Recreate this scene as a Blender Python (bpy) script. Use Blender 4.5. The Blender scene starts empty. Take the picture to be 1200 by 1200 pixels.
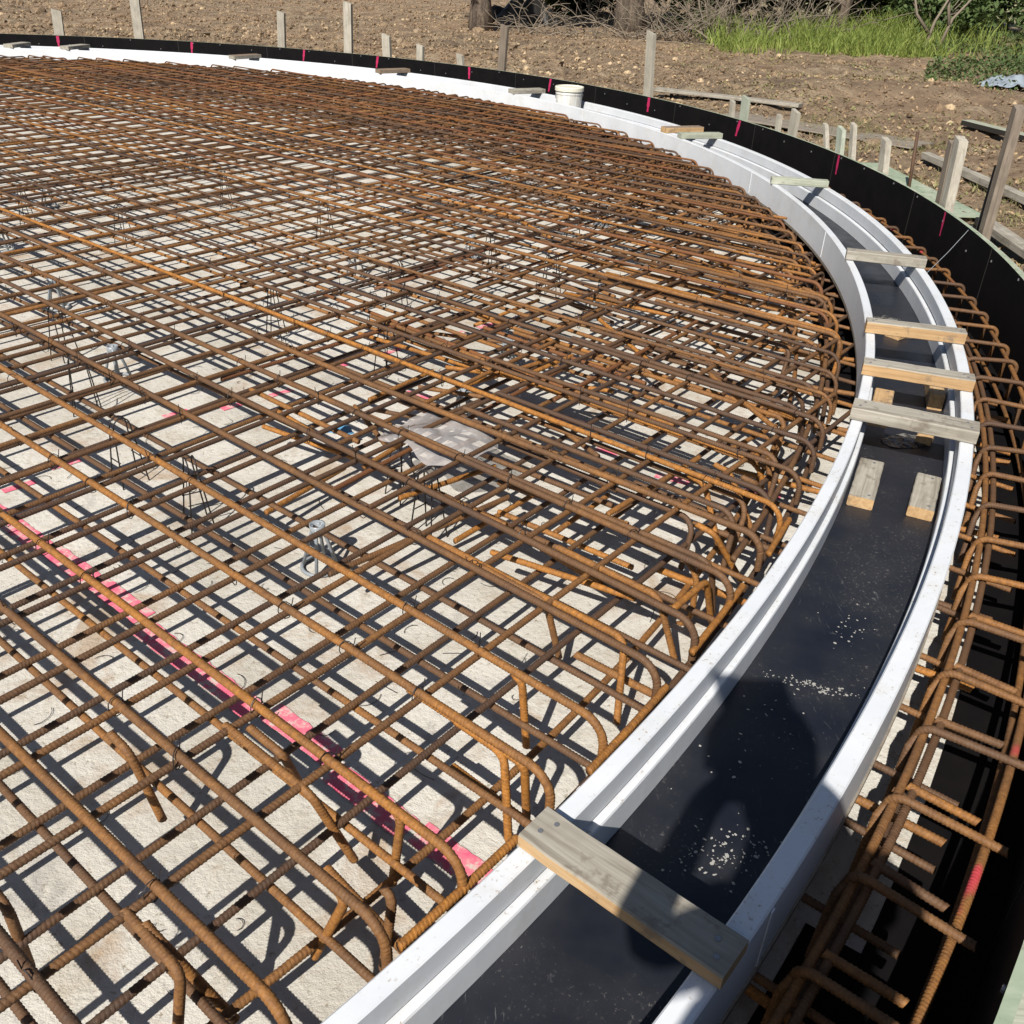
import bpy, math, random
import numpy as np
from mathutils import Matrix, Vector, noise
random.seed(7)
R = math.radians
# ------------------------------------------------------------------ camera
SC = bpy.context.scene
H = 1.2
PITCH, ROLL, FPX = 0.544, 0.0437, 1078.52
_f = Vector((0, math.cos(PITCH), -math.sin(PITCH)))
_r = Vector((1, 0, 0)); _u = _r.cross(_f)
_c, _s = math.cos(ROLL), math.sin(ROLL)
_R = _c * _r + _s * _u; _U = -_s * _r + _c * _u
cam = bpy.data.cameras.new('camera'); camo = bpy.data.objects.new('camera', cam)
SC.collection.objects.link(camo)
cam.sensor_width = 36; cam.lens = 36 * FPX / 1200; cam.clip_start = 0.02; cam.clip_end = 600
camo.matrix_world = Matrix(((_R.x, _U.x, -_f.x, 0), (_R.y, _U.y, -_f.y, 0), (_R.z, _U.z, -_f.z, H), (0, 0, 0, 1)))
SC.camera = camo
# ------------------------------------------------------------------ light
SUN = Vector((0.395, 0.989, -1.0)).normalized()          # the way sunlight travels
w = bpy.data.worlds.new('World'); SC.world = w; w.use_nodes = True
nt = w.node_tree; bg = nt.nodes['Background']; sky = nt.nodes.new('ShaderNodeTexSky')
sky.sky_type = 'NISHITA'; sky.sun_disc = False; sky.sun_elevation = R(43.2); sky.sun_rotation = R(201.75)
nt.links.new(sky.outputs[0], bg.inputs[0]); bg.inputs[1].default_value = 0.05
sl = bpy.data.lights.new('sun', 'SUN'); sl.energy = 5.0; sl.angle = R(0.5); sl.color = (1, 0.95, 0.87)
so = bpy.data.objects.new('sun', sl); SC.collection.objects.link(so)
so.rotation_euler = SUN.to_track_quat('-Z', 'Y').to_euler(); so.location = (-6, -12, 14)
SC.cycles.diffuse_bounces = 1
SC.view_settings.view_transform = 'Standard'; SC.view_settings.look = 'None'
SC.view_settings.exposure = 0.24; SC.view_settings.gamma = 1
# ------------------------------------------------------------------ materials
def mat(name, build):
    m = bpy.data.materials.new(name); m.use_nodes = True
    n = m.node_tree.nodes; l = m.node_tree.links
    b = n['Principled BSDF']
    build(n, l, b); return m
def tc(n, l, scale=1.0, kind='Object', sc3=None):
    t = n.new('ShaderNodeTexCoord'); mp = n.new('ShaderNodeMapping')
    l.new(t.outputs[kind], mp.inputs[0]); mp.inputs['Scale'].default_value = sc3 or (scale,) * 3
    return mp.outputs[0]
def geo(n, l, sc3=(1, 1, 1)):
    t = n.new('ShaderNodeNewGeometry'); mp = n.new('ShaderNodeMapping')
    l.new(t.outputs['Position'], mp.inputs[0]); mp.inputs['Scale'].default_value = sc3
    return mp.outputs[0]
def nz(n, l, co, scale, detail=4, rough=0.6, dist=0):
    t = n.new('ShaderNodeTexNoise'); l.new(co, t.inputs['Vector'])
    t.inputs['Scale'].default_value = scale; t.inputs['Detail'].default_value = detail
    t.inputs['Roughness'].default_value = rough; t.inputs['Distortion'].default_value = dist
    return t.outputs[0]
def ramp(n, l, v, stops, interp='LINEAR'):
    r = n.new('ShaderNodeValToRGB'); r.color_ramp.interpolation = interp
    e = r.color_ramp.elements
    while len(e) < len(stops): e.new(0.5)
    for i, (p, c) in enumerate(stops):
        e[i].position = p; e[i].color = (*c, 1) if len(c) == 3 else c
    l.new(v, r.inputs[0]); return r.outputs[0]
def mix(n, l, f, a, b, mode='MIX'):
    m = n.new('ShaderNodeMix'); m.data_type = 'RGBA'; m.blend_type = mode
    for s, v in ((0, f), (6, a), (7, b)):
        if hasattr(v, 'is_output') or isinstance(v, bpy.types.NodeSocket): l.new(v, m.inputs[s])
        else: m.inputs[s].default_value = v if s == 0 else (*v, 1)
    return m.outputs[2]
def bump(n, l, b, h, st, d=0.01):
    k = n.new('ShaderNodeBump'); l.new(h, k.inputs['Height']); k.inputs['Strength'].default_value = st
    k.inputs['Distance'].default_value = d; l.new(k.outputs[0], b.inputs['Normal'])
def mathn(n, l, op, a, b):
    m = n.new('ShaderNodeMath'); m.operation = op
    for i, v in enumerate((a, b)):
        if isinstance(v, bpy.types.NodeSocket): l.new(v, m.inputs[i])
        else: m.inputs[i].default_value = v
    return m.outputs[0]

def rust(bias):
    def f(n, l, b):
        co = geo(n, l); oi = n.new('ShaderNodeObjectInfo')
        a = nz(n, l, co, 5.0, 3, 0.6); f_ = nz(n, l, co, 90, 4, 0.7)
        v = mathn(n, l, 'ADD', mathn(n, l, 'MULTIPLY', oi.outputs['Random'], 0.42), mathn(n, l, 'MULTIPLY', a, 0.75))
        v = mathn(n, l, 'ADD', v, bias)
        c = ramp(n, l, v, [(0.2, (0.085, 0.055, 0.038)), (0.42, (0.15, 0.082, 0.040)), (0.62, (0.27, 0.128, 0.042)), (0.9, (0.44, 0.185, 0.036))])
        c2 = mix(n, l, ramp(n, l, f_, [(0.35, (0, 0, 0)), (0.75, (1, 1, 1))]), c, (0.10, 0.045, 0.022))
        l.new(mix(n, l, 0.8, c, c2), b.inputs['Base Color'])
        b.inputs['Roughness'].default_value = 0.62; b.inputs['Specular IOR Level'].default_value = 0.35
        bump(n, l, b, f_, 0.8, 0.003)
    return f
M = {}
M['rust'] = mat('rusty_steel', rust(-0.06))
M['rust2'] = mat('orange_rusty_steel', rust(0.17))
M['rust3'] = mat('brown_rusty_steel', rust(-0.25))
def m_rustr(n, l, b):
    rust(-0.05)(n, l, b)
    src = b.inputs['Base Color'].links[0].from_socket
    l.new(mix(n, l, 0.7, src, (0.155, 0.06, 0.027)), b.inputs['Base Color'])
M['rustr'] = mat('reddish_rusty_steel', m_rustr)
def m_rustpink(n, l, b):
    rust(-0.15)(n, l, b)
    src = b.inputs['Base Color'].links[0].from_socket
    co = geo(n, l); v = nz(n, l, co, 4.2, 2)
    l.new(mix(n, l, ramp(n, l, v, [(0.60, (0, 0, 0)), (0.64, (1, 1, 1))]), src, (0.5, 0.06, 0.07)), b.inputs['Base Color'])
M['rustp'] = mat('rusty_steel_with_paint', m_rustpink)
def m_conc(n, l, b):
    co = geo(n, l)
    a = nz(n, l, co, 1.3, 5, 0.6); f_ = nz(n, l, co, 60, 5, 0.75); g = nz(n, l, co, 9, 6, 0.7, 0.6)
    c = ramp(n, l, a, [(0.3, (0.50, 0.47, 0.41)), (0.5, (0.64, 0.61, 0.55)), (0.7, (0.72, 0.69, 0.63))])
    c = mix(n, l, ramp(n, l, g, [(0.5, (0, 0, 0)), (0.75, (0.7, 0.7, 0.7))]), c, (0.42, 0.35, 0.25))
    c = mix(n, l, ramp(n, l, f_, [(0.3, (1, 1, 1)), (0.42, (0, 0, 0))]), c, (0.30, 0.25, 0.18))
    st = nz(n, l, co, 3.1, 4, 0.7, 0.8)
    c = mix(n, l, ramp(n, l, st, [(0.55, (0, 0, 0)), (0.68, (0.65, 0.65, 0.65))]), c, (0.40, 0.27, 0.16))
    c = mix(n, l, ramp(n, l, st, [(0.30, (0.6, 0.6, 0.6)), (0.40, (0, 0, 0))]), c, (0.36, 0.34, 0.31))
    l.new(c, b.inputs['Base Color']); b.inputs['Roughness'].default_value = 0.9
    bump(n, l, b, mix(n, l, 0.5, g, f_), 0.7, 0.015)
M['conc'] = mat('blinding_concrete', m_conc)
def m_paintpink(n, l, b):
    co = geo(n, l); v = nz(n, l, co, 22, 5, 0.75)
    l.new(ramp(n, l, v, [(0.40, (0.62, 0.52, 0.46)), (0.50, (0.80, 0.20, 0.27)), (0.7, (0.84, 0.09, 0.20))]), b.inputs['Base Color'])
    b.inputs['Roughness'].default_value = 0.8
M['pinkc'] = mat('pink_marking_paint_on_concrete', m_paintpink)
def m_pink(n, l, b):
    b.inputs['Base Color'].default_value = (0.48, 0.02, 0.10, 1); b.inputs['Roughness'].default_value = 0.6
M['pink'] = mat('pink_spray_paint', m_pink)
def m_white(n, l, b):
    co = geo(n, l)
    a = nz(n, l, co, 5, 4); s = nz(n, l, co, 110, 3, 0.7); g = nz(n, l, co, 7, 5, 0.75)
    c = ramp(n, l, a, [(0.3, (0.66, 0.69, 0.73)), (0.7, (0.75, 0.77, 0.80))])
    gg = n.new('ShaderNodeNewGeometry'); sx = n.new('ShaderNodeSeparateXYZ'); l.new(gg.outputs['Normal'], sx.inputs[0])
    k = mathn(n, l, 'MULTIPLY', ramp(n, l, s, [(0.59, (0, 0, 0)), (0.66, (1, 1, 1))]), ramp(n, l, g, [(0.46, (0, 0, 0)), (0.6, (1, 1, 1))]))
    k = mathn(n, l, 'MULTIPLY', k, mathn(n, l, 'MAXIMUM', sx.outputs[2], 0.15))
    c = mix(n, l, k, c, (0.33, 0.26, 0.18))
    c = mix(n, l, mathn(n, l, 'MULTIPLY', ramp(n, l, g, [(0.5, (0, 0, 0)), (0.75, (1, 1, 1))]), 0.35), c, (0.55, 0.5, 0.42))
    l.new(c, b.inputs['Base Color']); b.inputs['Roughness'].default_value = 0.45
    bump(n, l, b, a, 0.15, 0.01)
M['white'] = mat('white_coated_form', m_white)
def m_film(n, l, b):
    co = geo(n, l)
    s = nz(n, l, co, 120, 4, 0.75); g = nz(n, l, co, 4, 4, 0.6, 0.1); a = nz(n, l, co, 2.2, 3)
    sc = nz(n, l, geo(n, l, (30, 6, 6)), 1.3, 6, 0.7, 2.5)
    c = ramp(n, l, g, [(0.35, (0.010, 0.012, 0.019)), (0.75, (0.026, 0.027, 0.033))])
    k = mathn(n, l, 'MULTIPLY', ramp(n, l, s, [(0.60, (0, 0, 0)), (0.67, (1, 1, 1))]), ramp(n, l, g, [(0.48, (0, 0, 0)), (0.66, (1, 1, 1))]))
    c = mix(n, l, mathn(n, l, 'MULTIPLY', k, 0.45), c, (0.36, 0.34, 0.30))
    k2 = mathn(n, l, 'MULTIPLY', ramp(n, l, sc, [(0.62, (0, 0, 0)), (0.68, (1, 1, 1))]), ramp(n, l, a, [(0.5, (0, 0, 0)), (0.6, (1, 1, 1))]))
    c = mix(n, l, mathn(n, l, 'MULTIPLY', k2, 0.3), c, (0.3, 0.3, 0.3))
    l.new(c, b.inputs['Base Color'])
    l.new(ramp(n, l, g, [(0.3, (0.22,) * 3), (0.7, (0.6,) * 3)]), b.inputs['Roughness'])
    bump(n, l, b, g, 0.12, 0.02)
M['film'] = mat('black_film_faced_board', m_film)
def m_film2(n, l, b):
    v = nz(n, l, geo(n, l), 40, 4, .7)
    l.new(ramp(n, l, v, [(0.45, (0.02, 0.02, 0.022)), (0.62, (0.22, 0.21, 0.19))]), b.inputs['Base Color']); b.inputs['Roughness'].default_value = 0.2
M['film2'] = mat('crumpled_black_film', m_film2)
def m_wall(n, l, b):
    co = geo(n, l); g = nz(n, l, co, 8, 5, 0.7)
    l.new(ramp(n, l, g, [(0.3, (0.004, 0.004, 0.005)), (0.8, (0.010, 0.008, 0.008))]), b.inputs['Base Color'])
    b.inputs['Roughness'].default_value = 0.75; b.inputs['Specular IOR Level'].default_value = 0.1
M['wall'] = mat('black_film_faced_plywood', m_wall)
def wood(c0, c1, c2, sc=(1, 1, 1), grain=60):
    def f(n, l, b):
        t = tc(n, l, 1, 'Object', (3, grain, grain)); oi = n.new('ShaderNodeObjectInfo')
        ad = n.new('ShaderNodeVectorMath'); l.new(t, ad.inputs[0]); l.new(oi.outputs['Random'], ad.inputs[1])
        sc_ = n.new('ShaderNodeVectorMath'); sc_.operation = 'SCALE'
        l.new(oi.outputs['Random'], sc_.inputs[0]); sc_.inputs['Scale'].default_value = 50
        l.new(sc_.outputs[0], ad.inputs[1])
        g = nz(n, l, ad.outputs[0], 1.0, 5, 0.65, 0.8); a = nz(n, l, tc(n, l, 9), 1.0, 3)
        c = ramp(n, l, g, [(0.3, c0), (0.5, c1), (0.72, c2)])
        kn = nz(n, l, geo(n, l), 16, 5, 0.7)
        c = mix(n, l, ramp(n, l, a, [(0.45, (0, 0, 0)), (0.75, (0.6, 0.6, 0.6))]), c, c0)
        c = mix(n, l, ramp(n, l, kn, [(0.56, (0, 0, 0)), (0.66, (0.7, 0.7, 0.7))]), c, (0.16, 0.13, 0.10))
        c = mix(n, l, mathn(n, l, 'MULTIPLY', oi.outputs['Random'], 0.35), c, c0)
        l.new(c, b.inputs['Base Color']); b.inputs['Roughness'].default_value = 0.85
        bump(n, l, b, g, 0.4, 0.004)
    return f
M['wood'] = mat('weathered_timber', wood((0.20, 0.175, 0.14), (0.40, 0.37, 0.31), (0.54, 0.51, 0.44)))
def woodv(c0, c1, c2):
    def f(n, l, b):
        g = nz(n, l, tc(n, l, 1, 'Object', (60, 60, 3)), 1.0, 5, 0.65, 0.8); oi = n.new('ShaderNodeObjectInfo'); a = nz(n, l, geo(n, l), 8.0, 3)
        c = ramp(n, l, g, [(0.3, c0), (0.5, c1), (0.72, c2)])
        c = mix(n, l, ramp(n, l, a, [(0.45, (0, 0, 0)), (0.75, (0.7, 0.7, 0.7))]), c, c0)
        l.new(mix(n, l, mathn(n, l, 'MULTIPLY', oi.outputs['Random'], 0.4), c, c0), b.inputs['Base Color']); b.inputs['Roughness'].default_value = 0.85
        bump(n, l, b, g, 0.4, 0.004)
    return f
M['vwood'] = mat('weathered_stake_timber', woodv((0.26, 0.235, 0.19), (0.45, 0.41, 0.34), (0.56, 0.53, 0.45)))
M['vwoodg'] = mat('green_grey_stake_timber', woodv((0.25, 0.28, 0.22), (0.40, 0.43, 0.35), (0.50, 0.52, 0.43)))
M['vwoodb'] = mat('brown_stake_timber', woodv((0.14, 0.11, 0.085), (0.24, 0.195, 0.15), (0.34, 0.29, 0.23)))
M['woodg'] = mat('green_grey_treated_timber', wood((0.27, 0.29, 0.22), (0.42, 0.44, 0.35), (0.52, 0.53, 0.44)))
M['woodb'] = mat('brown_timber', wood((0.16, 0.11, 0.075), (0.26, 0.19, 0.13), (0.34, 0.27, 0.2)))
M['cut'] = mat('fresh_sawn_pine', wood((0.36, 0.22, 0.11), (0.54, 0.35, 0.17), (0.62, 0.45, 0.26)))
M['ply'] = mat('weathered_plywood', wood((0.17, 0.14, 0.11), (0.29, 0.25, 0.2), (0.36, 0.32, 0.27), grain=25))
M['plyedge'] = mat('green_sealed_plywood_edge', wood((0.22, 0.29, 0.20), (0.36, 0.42, 0.31), (0.5, 0.5, 0.4), grain=8))
def plain(c, r=0.6, met=0.0):
    def f(n, l, b):
        v = nz(n, l, tc(n, l, 1), 20, 3)
        l.new(mix(n, l, mathn(n, l, 'MULTIPLY', v, 0.5), c, tuple(x * 0.6 for x in c)), b.inputs['Base Color'])
        b.inputs['Roughness'].default_value = r; b.inputs['Metallic'].default_value = met
    return f
M['rubble'] = mat('pale_yellow_clay', plain((0.56, 0.42, 0.26), 0.95))
M['splash_glint'] = mat('dried_cement_and_lit_film', plain((0.42, 0.41, 0.38), 0.9))
M['steel'] = mat('galvanised_steel', plain((0.45, 0.45, 0.46), 0.4, 0.7))
M['blacksteel'] = mat('black_painted_steel', plain((0.03, 0.028, 0.026), 0.5))
M['wire'] = mat('dark_annealed_wire', plain((0.035, 0.03, 0.03), 0.5, 0.3))
M['gplastic'] = mat('grey_plastic', plain((0.30, 0.33, 0.36), 0.4))
M['bluep'] = mat('blue_plastic', plain((0.12, 0.33, 0.55), 0.4))
def m_bucket(n, l, b):
    v = nz(n, l, tc(n, l, 1, 'Object', (14, 14, 3)), 1, 5, 0.7)
    l.new(ramp(n, l, v, [(0.4, (0.82, 0.82, 0.80)), (0.62, (0.6, 0.58, 0.52))]), b.inputs['Base Color']); b.inputs['Roughness'].default_value = 0.5
M['bucket'] = mat('splashed_white_plastic', m_bucket)
M['lid'] = mat('cream_plastic', plain((0.85, 0.82, 0.68), 0.5))
def m_bag(n, l, b):
    v = nz(n, l, tc(n, l, 1), 9, 4)
    b.inputs['Base Color'].default_value = (0.50, 0.47, 0.46, 1); b.inputs['Roughness'].default_value = 0.12
    b.inputs['IOR'].default_value = 1.3
    l.new(ramp(n, l, v, [(0.35, (0.45,) * 3), (0.7, (0.75,) * 3)]), b.inputs['Alpha'])
    bump(n, l, b, v, 0.6, 0.02)
M['bag'] = mat('clear_plastic_film', m_bag)
M['sheet'] = mat('pale_blue_plastic_sheet', plain((0.30, 0.35, 0.40), 0.35))
def m_dirt(n, l, b):
    co = geo(n, l)
    a = nz(n, l, co, 0.35, 4, 0.6); g = nz(n, l, co, 2.6, 7, 0.72, 0.5); f_ = nz(n, l, co, 26, 6, 0.8)
    c = ramp(n, l, g, [(0.30, (0.12, 0.085, 0.055)), (0.43, (0.25, 0.18, 0.115)), (0.55, (0.42, 0.31, 0.195)), (0.72, (0.64, 0.52, 0.36))])
    c = mix(n, l, ramp(n, l, f_, [(0.35, (1, 1, 1)), (0.5, (0, 0, 0))]), c, (0.15, 0.10, 0.07))
    c = mix(n, l, ramp(n, l, a, [(0.42, (0, 0, 0)), (0.62, (0.4, 0.4, 0.4))]), c, (0.38, 0.24, 0.14))
    # pale dry grass field in the distance, a feature of the land itself
    sp = n.new('ShaderNodeSeparateXYZ'); gp = n.new('ShaderNodeNewGeometry'); l.new(gp.outputs['Position'], sp.inputs[0])
    far = mathn(n, l, 'ADD', sp.outputs[1], mathn(n, l, 'MULTIPLY', a, 6.0))
    mr = n.new('ShaderNodeMapRange'); mr.inputs[1].default_value = 31; mr.inputs[2].default_value = 36; l.new(far, mr.inputs[0])
    mx = n.new('ShaderNodeMapRange'); mx.inputs[1].default_value = 6; mx.inputs[2].default_value = 11; l.new(sp.outputs[0], mx.inputs[0])
    c = mix(n, l, mathn(n, l, 'MULTIPLY', mr.outputs[0], mx.outputs[0]), c, (0.42, 0.40, 0.22))
    l.new(c, b.inputs['Base Color']); b.inputs['Roughness'].default_value = 0.95
    bump(n, l, b, mix(n, l, 0.45, g, f_), 1.0, 0.10)
M['dirt'] = mat('dry_churned_soil', m_dirt)
def leafm(c0, c1, c2, tr=0.25):
    def f(n, l, b):
        co = geo(n, l); v = nz(n, l, co, 6, 4, 0.8)
        l.new(ramp(n, l, v, [(0.32, c0), (0.5, c1), (0.7, c2)]), b.inputs['Base Color']); b.inputs['Roughness'].default_value = 0.6
        b.inputs['Specular IOR Level'].default_value = 0.3
        out = n['Material Output']; t = n.new('ShaderNodeBsdfTranslucent'); ms = n.new('ShaderNodeMixShader')
        l.new(b.inputs['Base Color'].links[0].from_socket, t.inputs[0]); ms.inputs[0].default_value = tr
        l.new(b.outputs[0], ms.inputs[1]); l.new(t.outputs[0], ms.inputs[2]); l.new(ms.outputs[0], out.inputs[0])
    return f
M['grass'] = mat('green_grass_blades', leafm((0.10, 0.15, 0.035), (0.22, 0.29, 0.06), (0.42, 0.44, 0.14)))
M['drygrass'] = mat('thin_dry_grass', leafm((0.15, 0.15, 0.06), (0.27, 0.26, 0.11), (0.42, 0.37, 0.2)))
M['leaf'] = mat('shade_dark_green_leaves', leafm((0.015, 0.024, 0.010), (0.03, 0.05, 0.016), (0.06, 0.09, 0.028)))  # leaf colour darkened to stand in for the shade in the thicket
M['weed'] = mat('green_weed_leaves', leafm((0.045, 0.075, 0.03), (0.09, 0.14, 0.045), (0.17, 0.21, 0.085)))
M['litter'] = mat('dry_leaf_litter', leafm((0.16, 0.10, 0.06), (0.36, 0.25, 0.14), (0.60, 0.47, 0.30), 0.05))
M['twig'] = mat('bare_grey_twigs', plain((0.25, 0.205, 0.155), 0.9))
def m_bark(n, l, b):
    v = nz(n, l, tc(n, l, 1, 'Object', (9, 9, 1.6)), 1.4, 7, 0.75, 1.0)
    l.new(ramp(n, l, v, [(0.35, (0.05, 0.04, 0.03)), (0.5, (0.17, 0.13, 0.10)), (0.68, (0.34, 0.27, 0.20))]), b.inputs['Base Color'])
    b.inputs['Roughness'].default_value = 0.95; bump(n, l, b, v, 1.0, 0.06)
M['bark'] = mat('rough_bark', m_bark)
M['cloth'] = mat('dark_work_shirt', plain((0.05, 0.06, 0.10), 0.9))
M['skin'] = mat('skin', plain((0.5, 0.3, 0.2), 0.6))
M['hat'] = mat('cap_fabric', plain((0.08, 0.08, 0.08), 0.9))
M['hair'] = mat('brown_hair', plain((0.05, 0.03, 0.02), 0.8))

# ------------------------------------------------------------------ mesh helpers
COL = SC.collection
def tag(o, label=None, cat=None, group=None, kind=None):
    if label: o['label'] = label
    if cat: o['category'] = cat
    if group: o['group'] = group
    if kind: o['kind'] = kind
    return o
class MB:
    def __init__(s): s.v = []; s.f = []; s.n = 0; s.mi = []
    def add(s, V, F, mi=0):
        V = np.asarray(V, float).reshape(-1, 3); s.v.append(V)
        for q in F: s.f.append([i + s.n for i in q]); s.mi.append(mi)
        s.n += len(V); return s
    def box(s, c, d, M3=None, mi=0):
        x, y, z = d[0] / 2, d[1] / 2, d[2] / 2
        V = np.array([[a, b, e] for a in (-x, x) for b in (-y, y) for e in (-z, z)])
        if M3 is not None: V = V @ np.array(M3).T
        return s.add(V + np.array(c), [(0, 1, 3, 2), (4, 6, 7, 5), (0, 4, 5, 1), (2, 3, 7, 6), (0, 2, 6, 4), (1, 5, 7, 3)], mi)
    def build(s, name, mats, parent=None, smooth=False, loc=None):
        V = np.concatenate(s.v)
        if loc is not None: V = V - np.array(loc)
        me = bpy.data.meshes.new(name)
        me.from_pydata(V.tolist(), [], s.f)
        if not isinstance(mats, (list, tuple)): mats = [mats]
        for m in mats: me.materials.append(m)
        if len(mats) > 1: me.polygons.foreach_set('material_index', s.mi)
        if smooth: me.polygons.foreach_set('use_smooth', [True] * len(me.polygons))
        me.update()
        o = bpy.data.objects.new(name, me); COL.objects.link(o)
        if loc is not None: o.location = loc
        if parent: o.parent = parent
        return o
def empty(name, loc, rz=0):
    o = bpy.data.objects.new(name, None); COL.objects.link(o); o.location = loc; o.rotation_euler = (0, 0, rz)
    o.empty_display_size = 0.05; return o
NEAR = 4.2
def arr(*p): return np.array(p, float)
def tube(mb, P, rad, sides=8, rib=0.0, near=NEAR, cap=True, coarse=1.0, mi=0):
    """sweep along polyline P; ribbed and finely sampled only where it is near the camera"""
    P = np.asarray(P, float); seg = np.diff(P, axis=0); L = np.linalg.norm(seg, axis=1); keep = L > 1e-7
    P = np.concatenate([P[:1], P[1:][keep]]); L = L[keep]; S = np.concatenate([[0], np.cumsum(L)]); tot = S[-1]
    if rib > 0:
        fine = np.arange(0, tot, 0.0026)
        X = np.stack([np.interp(fine, S, P[:, k]) for k in range(3)], 1)
        d = np.linalg.norm(X - np.array([0, 0, H]), axis=1)
        m = (d < near) & (X[:, 0] > -2.6) & (X[:, 1] > 0.2)
        fi = np.nonzero(m)[0]
        s = np.concatenate([fine[fi], S, np.arange(0, tot, coarse)]); flag = np.concatenate([(fi % 3 == 0) * 1.0, S * 0, np.arange(0, tot, coarse) * 0])
        o = np.argsort(s, kind='stable'); s = s[o]; flag = flag[o]
        k = np.concatenate([[True], np.diff(s) > 0.0008]); s = s[k]; flag = flag[k]
        skew = np.zeros(len(s)) + 0.0025
    else:
        s = S; flag = np.zeros(len(s)); skew = np.zeros(len(s))
    C = np.stack([np.interp(s, S, P[:, k]) for k in range(3)], 1)
    T = np.gradient(C, axis=0) if len(C) > 1 else None
    T /= np.linalg.norm(T, axis=1)[:, None] + 1e-12
    N = np.zeros_like(C); B = np.zeros_like(C)
    t0 = T[0]; a = arr(0, 0, 1) if abs(t0[2]) < 0.8 else arr(1, 0, 0)
    n0 = a - t0 * (a @ t0); n0 /= np.linalg.norm(n0)
    for i in range(len(C)):
        n0 = n0 - T[i] * (n0 @ T[i]); n0 = n0 / (np.linalg.norm(n0) + 1e-12); N[i] = n0
    B = np.cross(T, N)
    th = np.arange(sides) * 2 * math.pi / sides
    rr = (rad if np.ndim(rad) == 0 else np.interp(s, S, rad)) + flag * rib
    if np.ndim(rr) == 0: rr = np.full(len(s), rr)
    if rib > 0:
        sk = skew[:, None] * np.cos(th + 0.6)[None, :] * (np.concatenate([[0], np.diff(s)]) < 0.01)[:, None]
    else: sk = np.zeros((len(s), sides))
    V = C[:, None] + rr[:, None, None] * (np.cos(th)[None, :, None] * N[:, None] + np.sin(th)[None, :, None] * B[:, None]) + sk[:, :, None] * T[:, None]
    n = len(s); F = []
    for i in range(n - 1):
        b0 = i * sides
        for j in range(sides):
            j2 = (j + 1) % sides
            F.append((b0 + j, b0 + j2, b0 + sides + j2, b0 + sides + j))
    if cap: F.append(tuple(range(sides))[::-1]); F.append(tuple((n - 1) * sides + j for j in range(sides)))
    mb.add(V, F, mi)
CX, CY = -5.40264, 5.42364
C2 = np.array([CX, CY])
def pol(r, deg, z=0): return arr(CX + r * math.cos(R(deg)), CY + r * math.sin(R(deg)), z)
def ringmesh(mb, prof, a0=-180, a1=180, n=480, mi=None):
    """sweep the closed (r,z) profile round the tank centre"""
    full = (a1 - a0) >= 360; k = len(prof); V = []
    m = n if full else n + 1
    for i in range(m):
        a = R(a0 + (a1 - a0) * i / n)
        for r, z in prof: V.append((CX + r * math.cos(a), CY + r * math.sin(a), z))
    base = mb.n; mb.v.append(np.array(V)); mb.n += len(V)
    for i in range(n):
        i2 = (i + 1) % m
        for j in range(k):
            j2 = (j + 1) % k
            mb.f.append([base + i * k + j, base + i2 * k + j, base + i2 * k + j2, base + i * k + j2]); mb.mi.append(0 if mi is None else mi[j])
    if not full:
        mb.f.append([base + j for j in range(k)]); mb.mi.append(0)
        mb.f.append([base + (m - 1) * k + j for j in range(k)][::-1]); mb.mi.append(0)

# ------------------------------------------------------------------ setting: blinding slab and soil
FZ = -0.32
def disc(name, r, z, m):
    mb = MB(); rings = [0.5, 2, 4, 5.5, 6.5, r]; V = [(CX, CY, z)]; n = 96
    for q in rings:
        for i in range(n): V.append((CX + q * math.cos(2 * math.pi * i / n), CY + q * math.sin(2 * math.pi * i / n), z))
    F = [(0, 1 + i, 1 + (i + 1) % n) for i in range(n)]
    for k in range(len(rings) - 1):
        for i in range(n):
            a = 1 + k * n; b = a + n; j = (i + 1) % n; F.append((a + i, b + i, b + j, a + j))
    mb.add(V, F); return mb.build(name, m)
tag(disc('concrete_floor', 7.678, FZ, M['conc']), 'pale blinding concrete floor under the reinforcement', None, None, 'structure')

def fbm(x, y, o=4):
    v = 0; a = 1
    for _ in range(o):
        v += a * noise.noise(Vector((x, y, 3.1 * a))); x *= 2.1; y *= 2.1; a *= 0.5
    return v
def gz(x, y):
    r = math.hypot(x - CX, y - CY)
    k = min(1, max(0, (r - 7.9) / 1.2))
    z = -0.06 + 0.05 * k + k * 0.05 * fbm(x * 0.7, y * 0.7)
    z += 0.16 * math.exp(-((x - 4.2) ** 2 / 1.6 + (y - 11.2) ** 2 / 1.0)) + 0.12 * math.exp(-((x - 2.9) ** 2 / 1.2 + (y - 10.9) ** 2 / 0.5))
    z += 0.10 * math.exp(-((r - 9.0) ** 2) / 0.5) * (0.4 + 0.6 * fbm(x * .5 + 9, y * .5)) * (1 if x < 1.2 else 0.2)
    return z + k * 0.055 * fbm(x * 3, y * 3, 4) * min(1, 14 / r)
mb = MB(); V = []; F = []; NA = 420
rs = [7.70]
while rs[-1] < 260: rs.append(rs[-1] + max(0.05, (rs[-1] - 7.2) * 0.055))
for r in rs:
    for i in range(NA):
        a = 2 * math.pi * i / NA; x = CX + r * math.cos(a); y = CY + r * math.sin(a); V.append((x, y, gz(x, y) if r < 60 else 0))
for k in range(len(rs) - 1):
    for i in range(NA): j = (i + 1) % NA; F.append((k * NA + i, (k + 1) * NA + i, (k + 1) * NA + j, k * NA + j))
mb.add(V, F); tag(mb.build('ground', M['dirt'], smooth=True), 'dry churned soil around the slab', None, None, 'structure')

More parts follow.
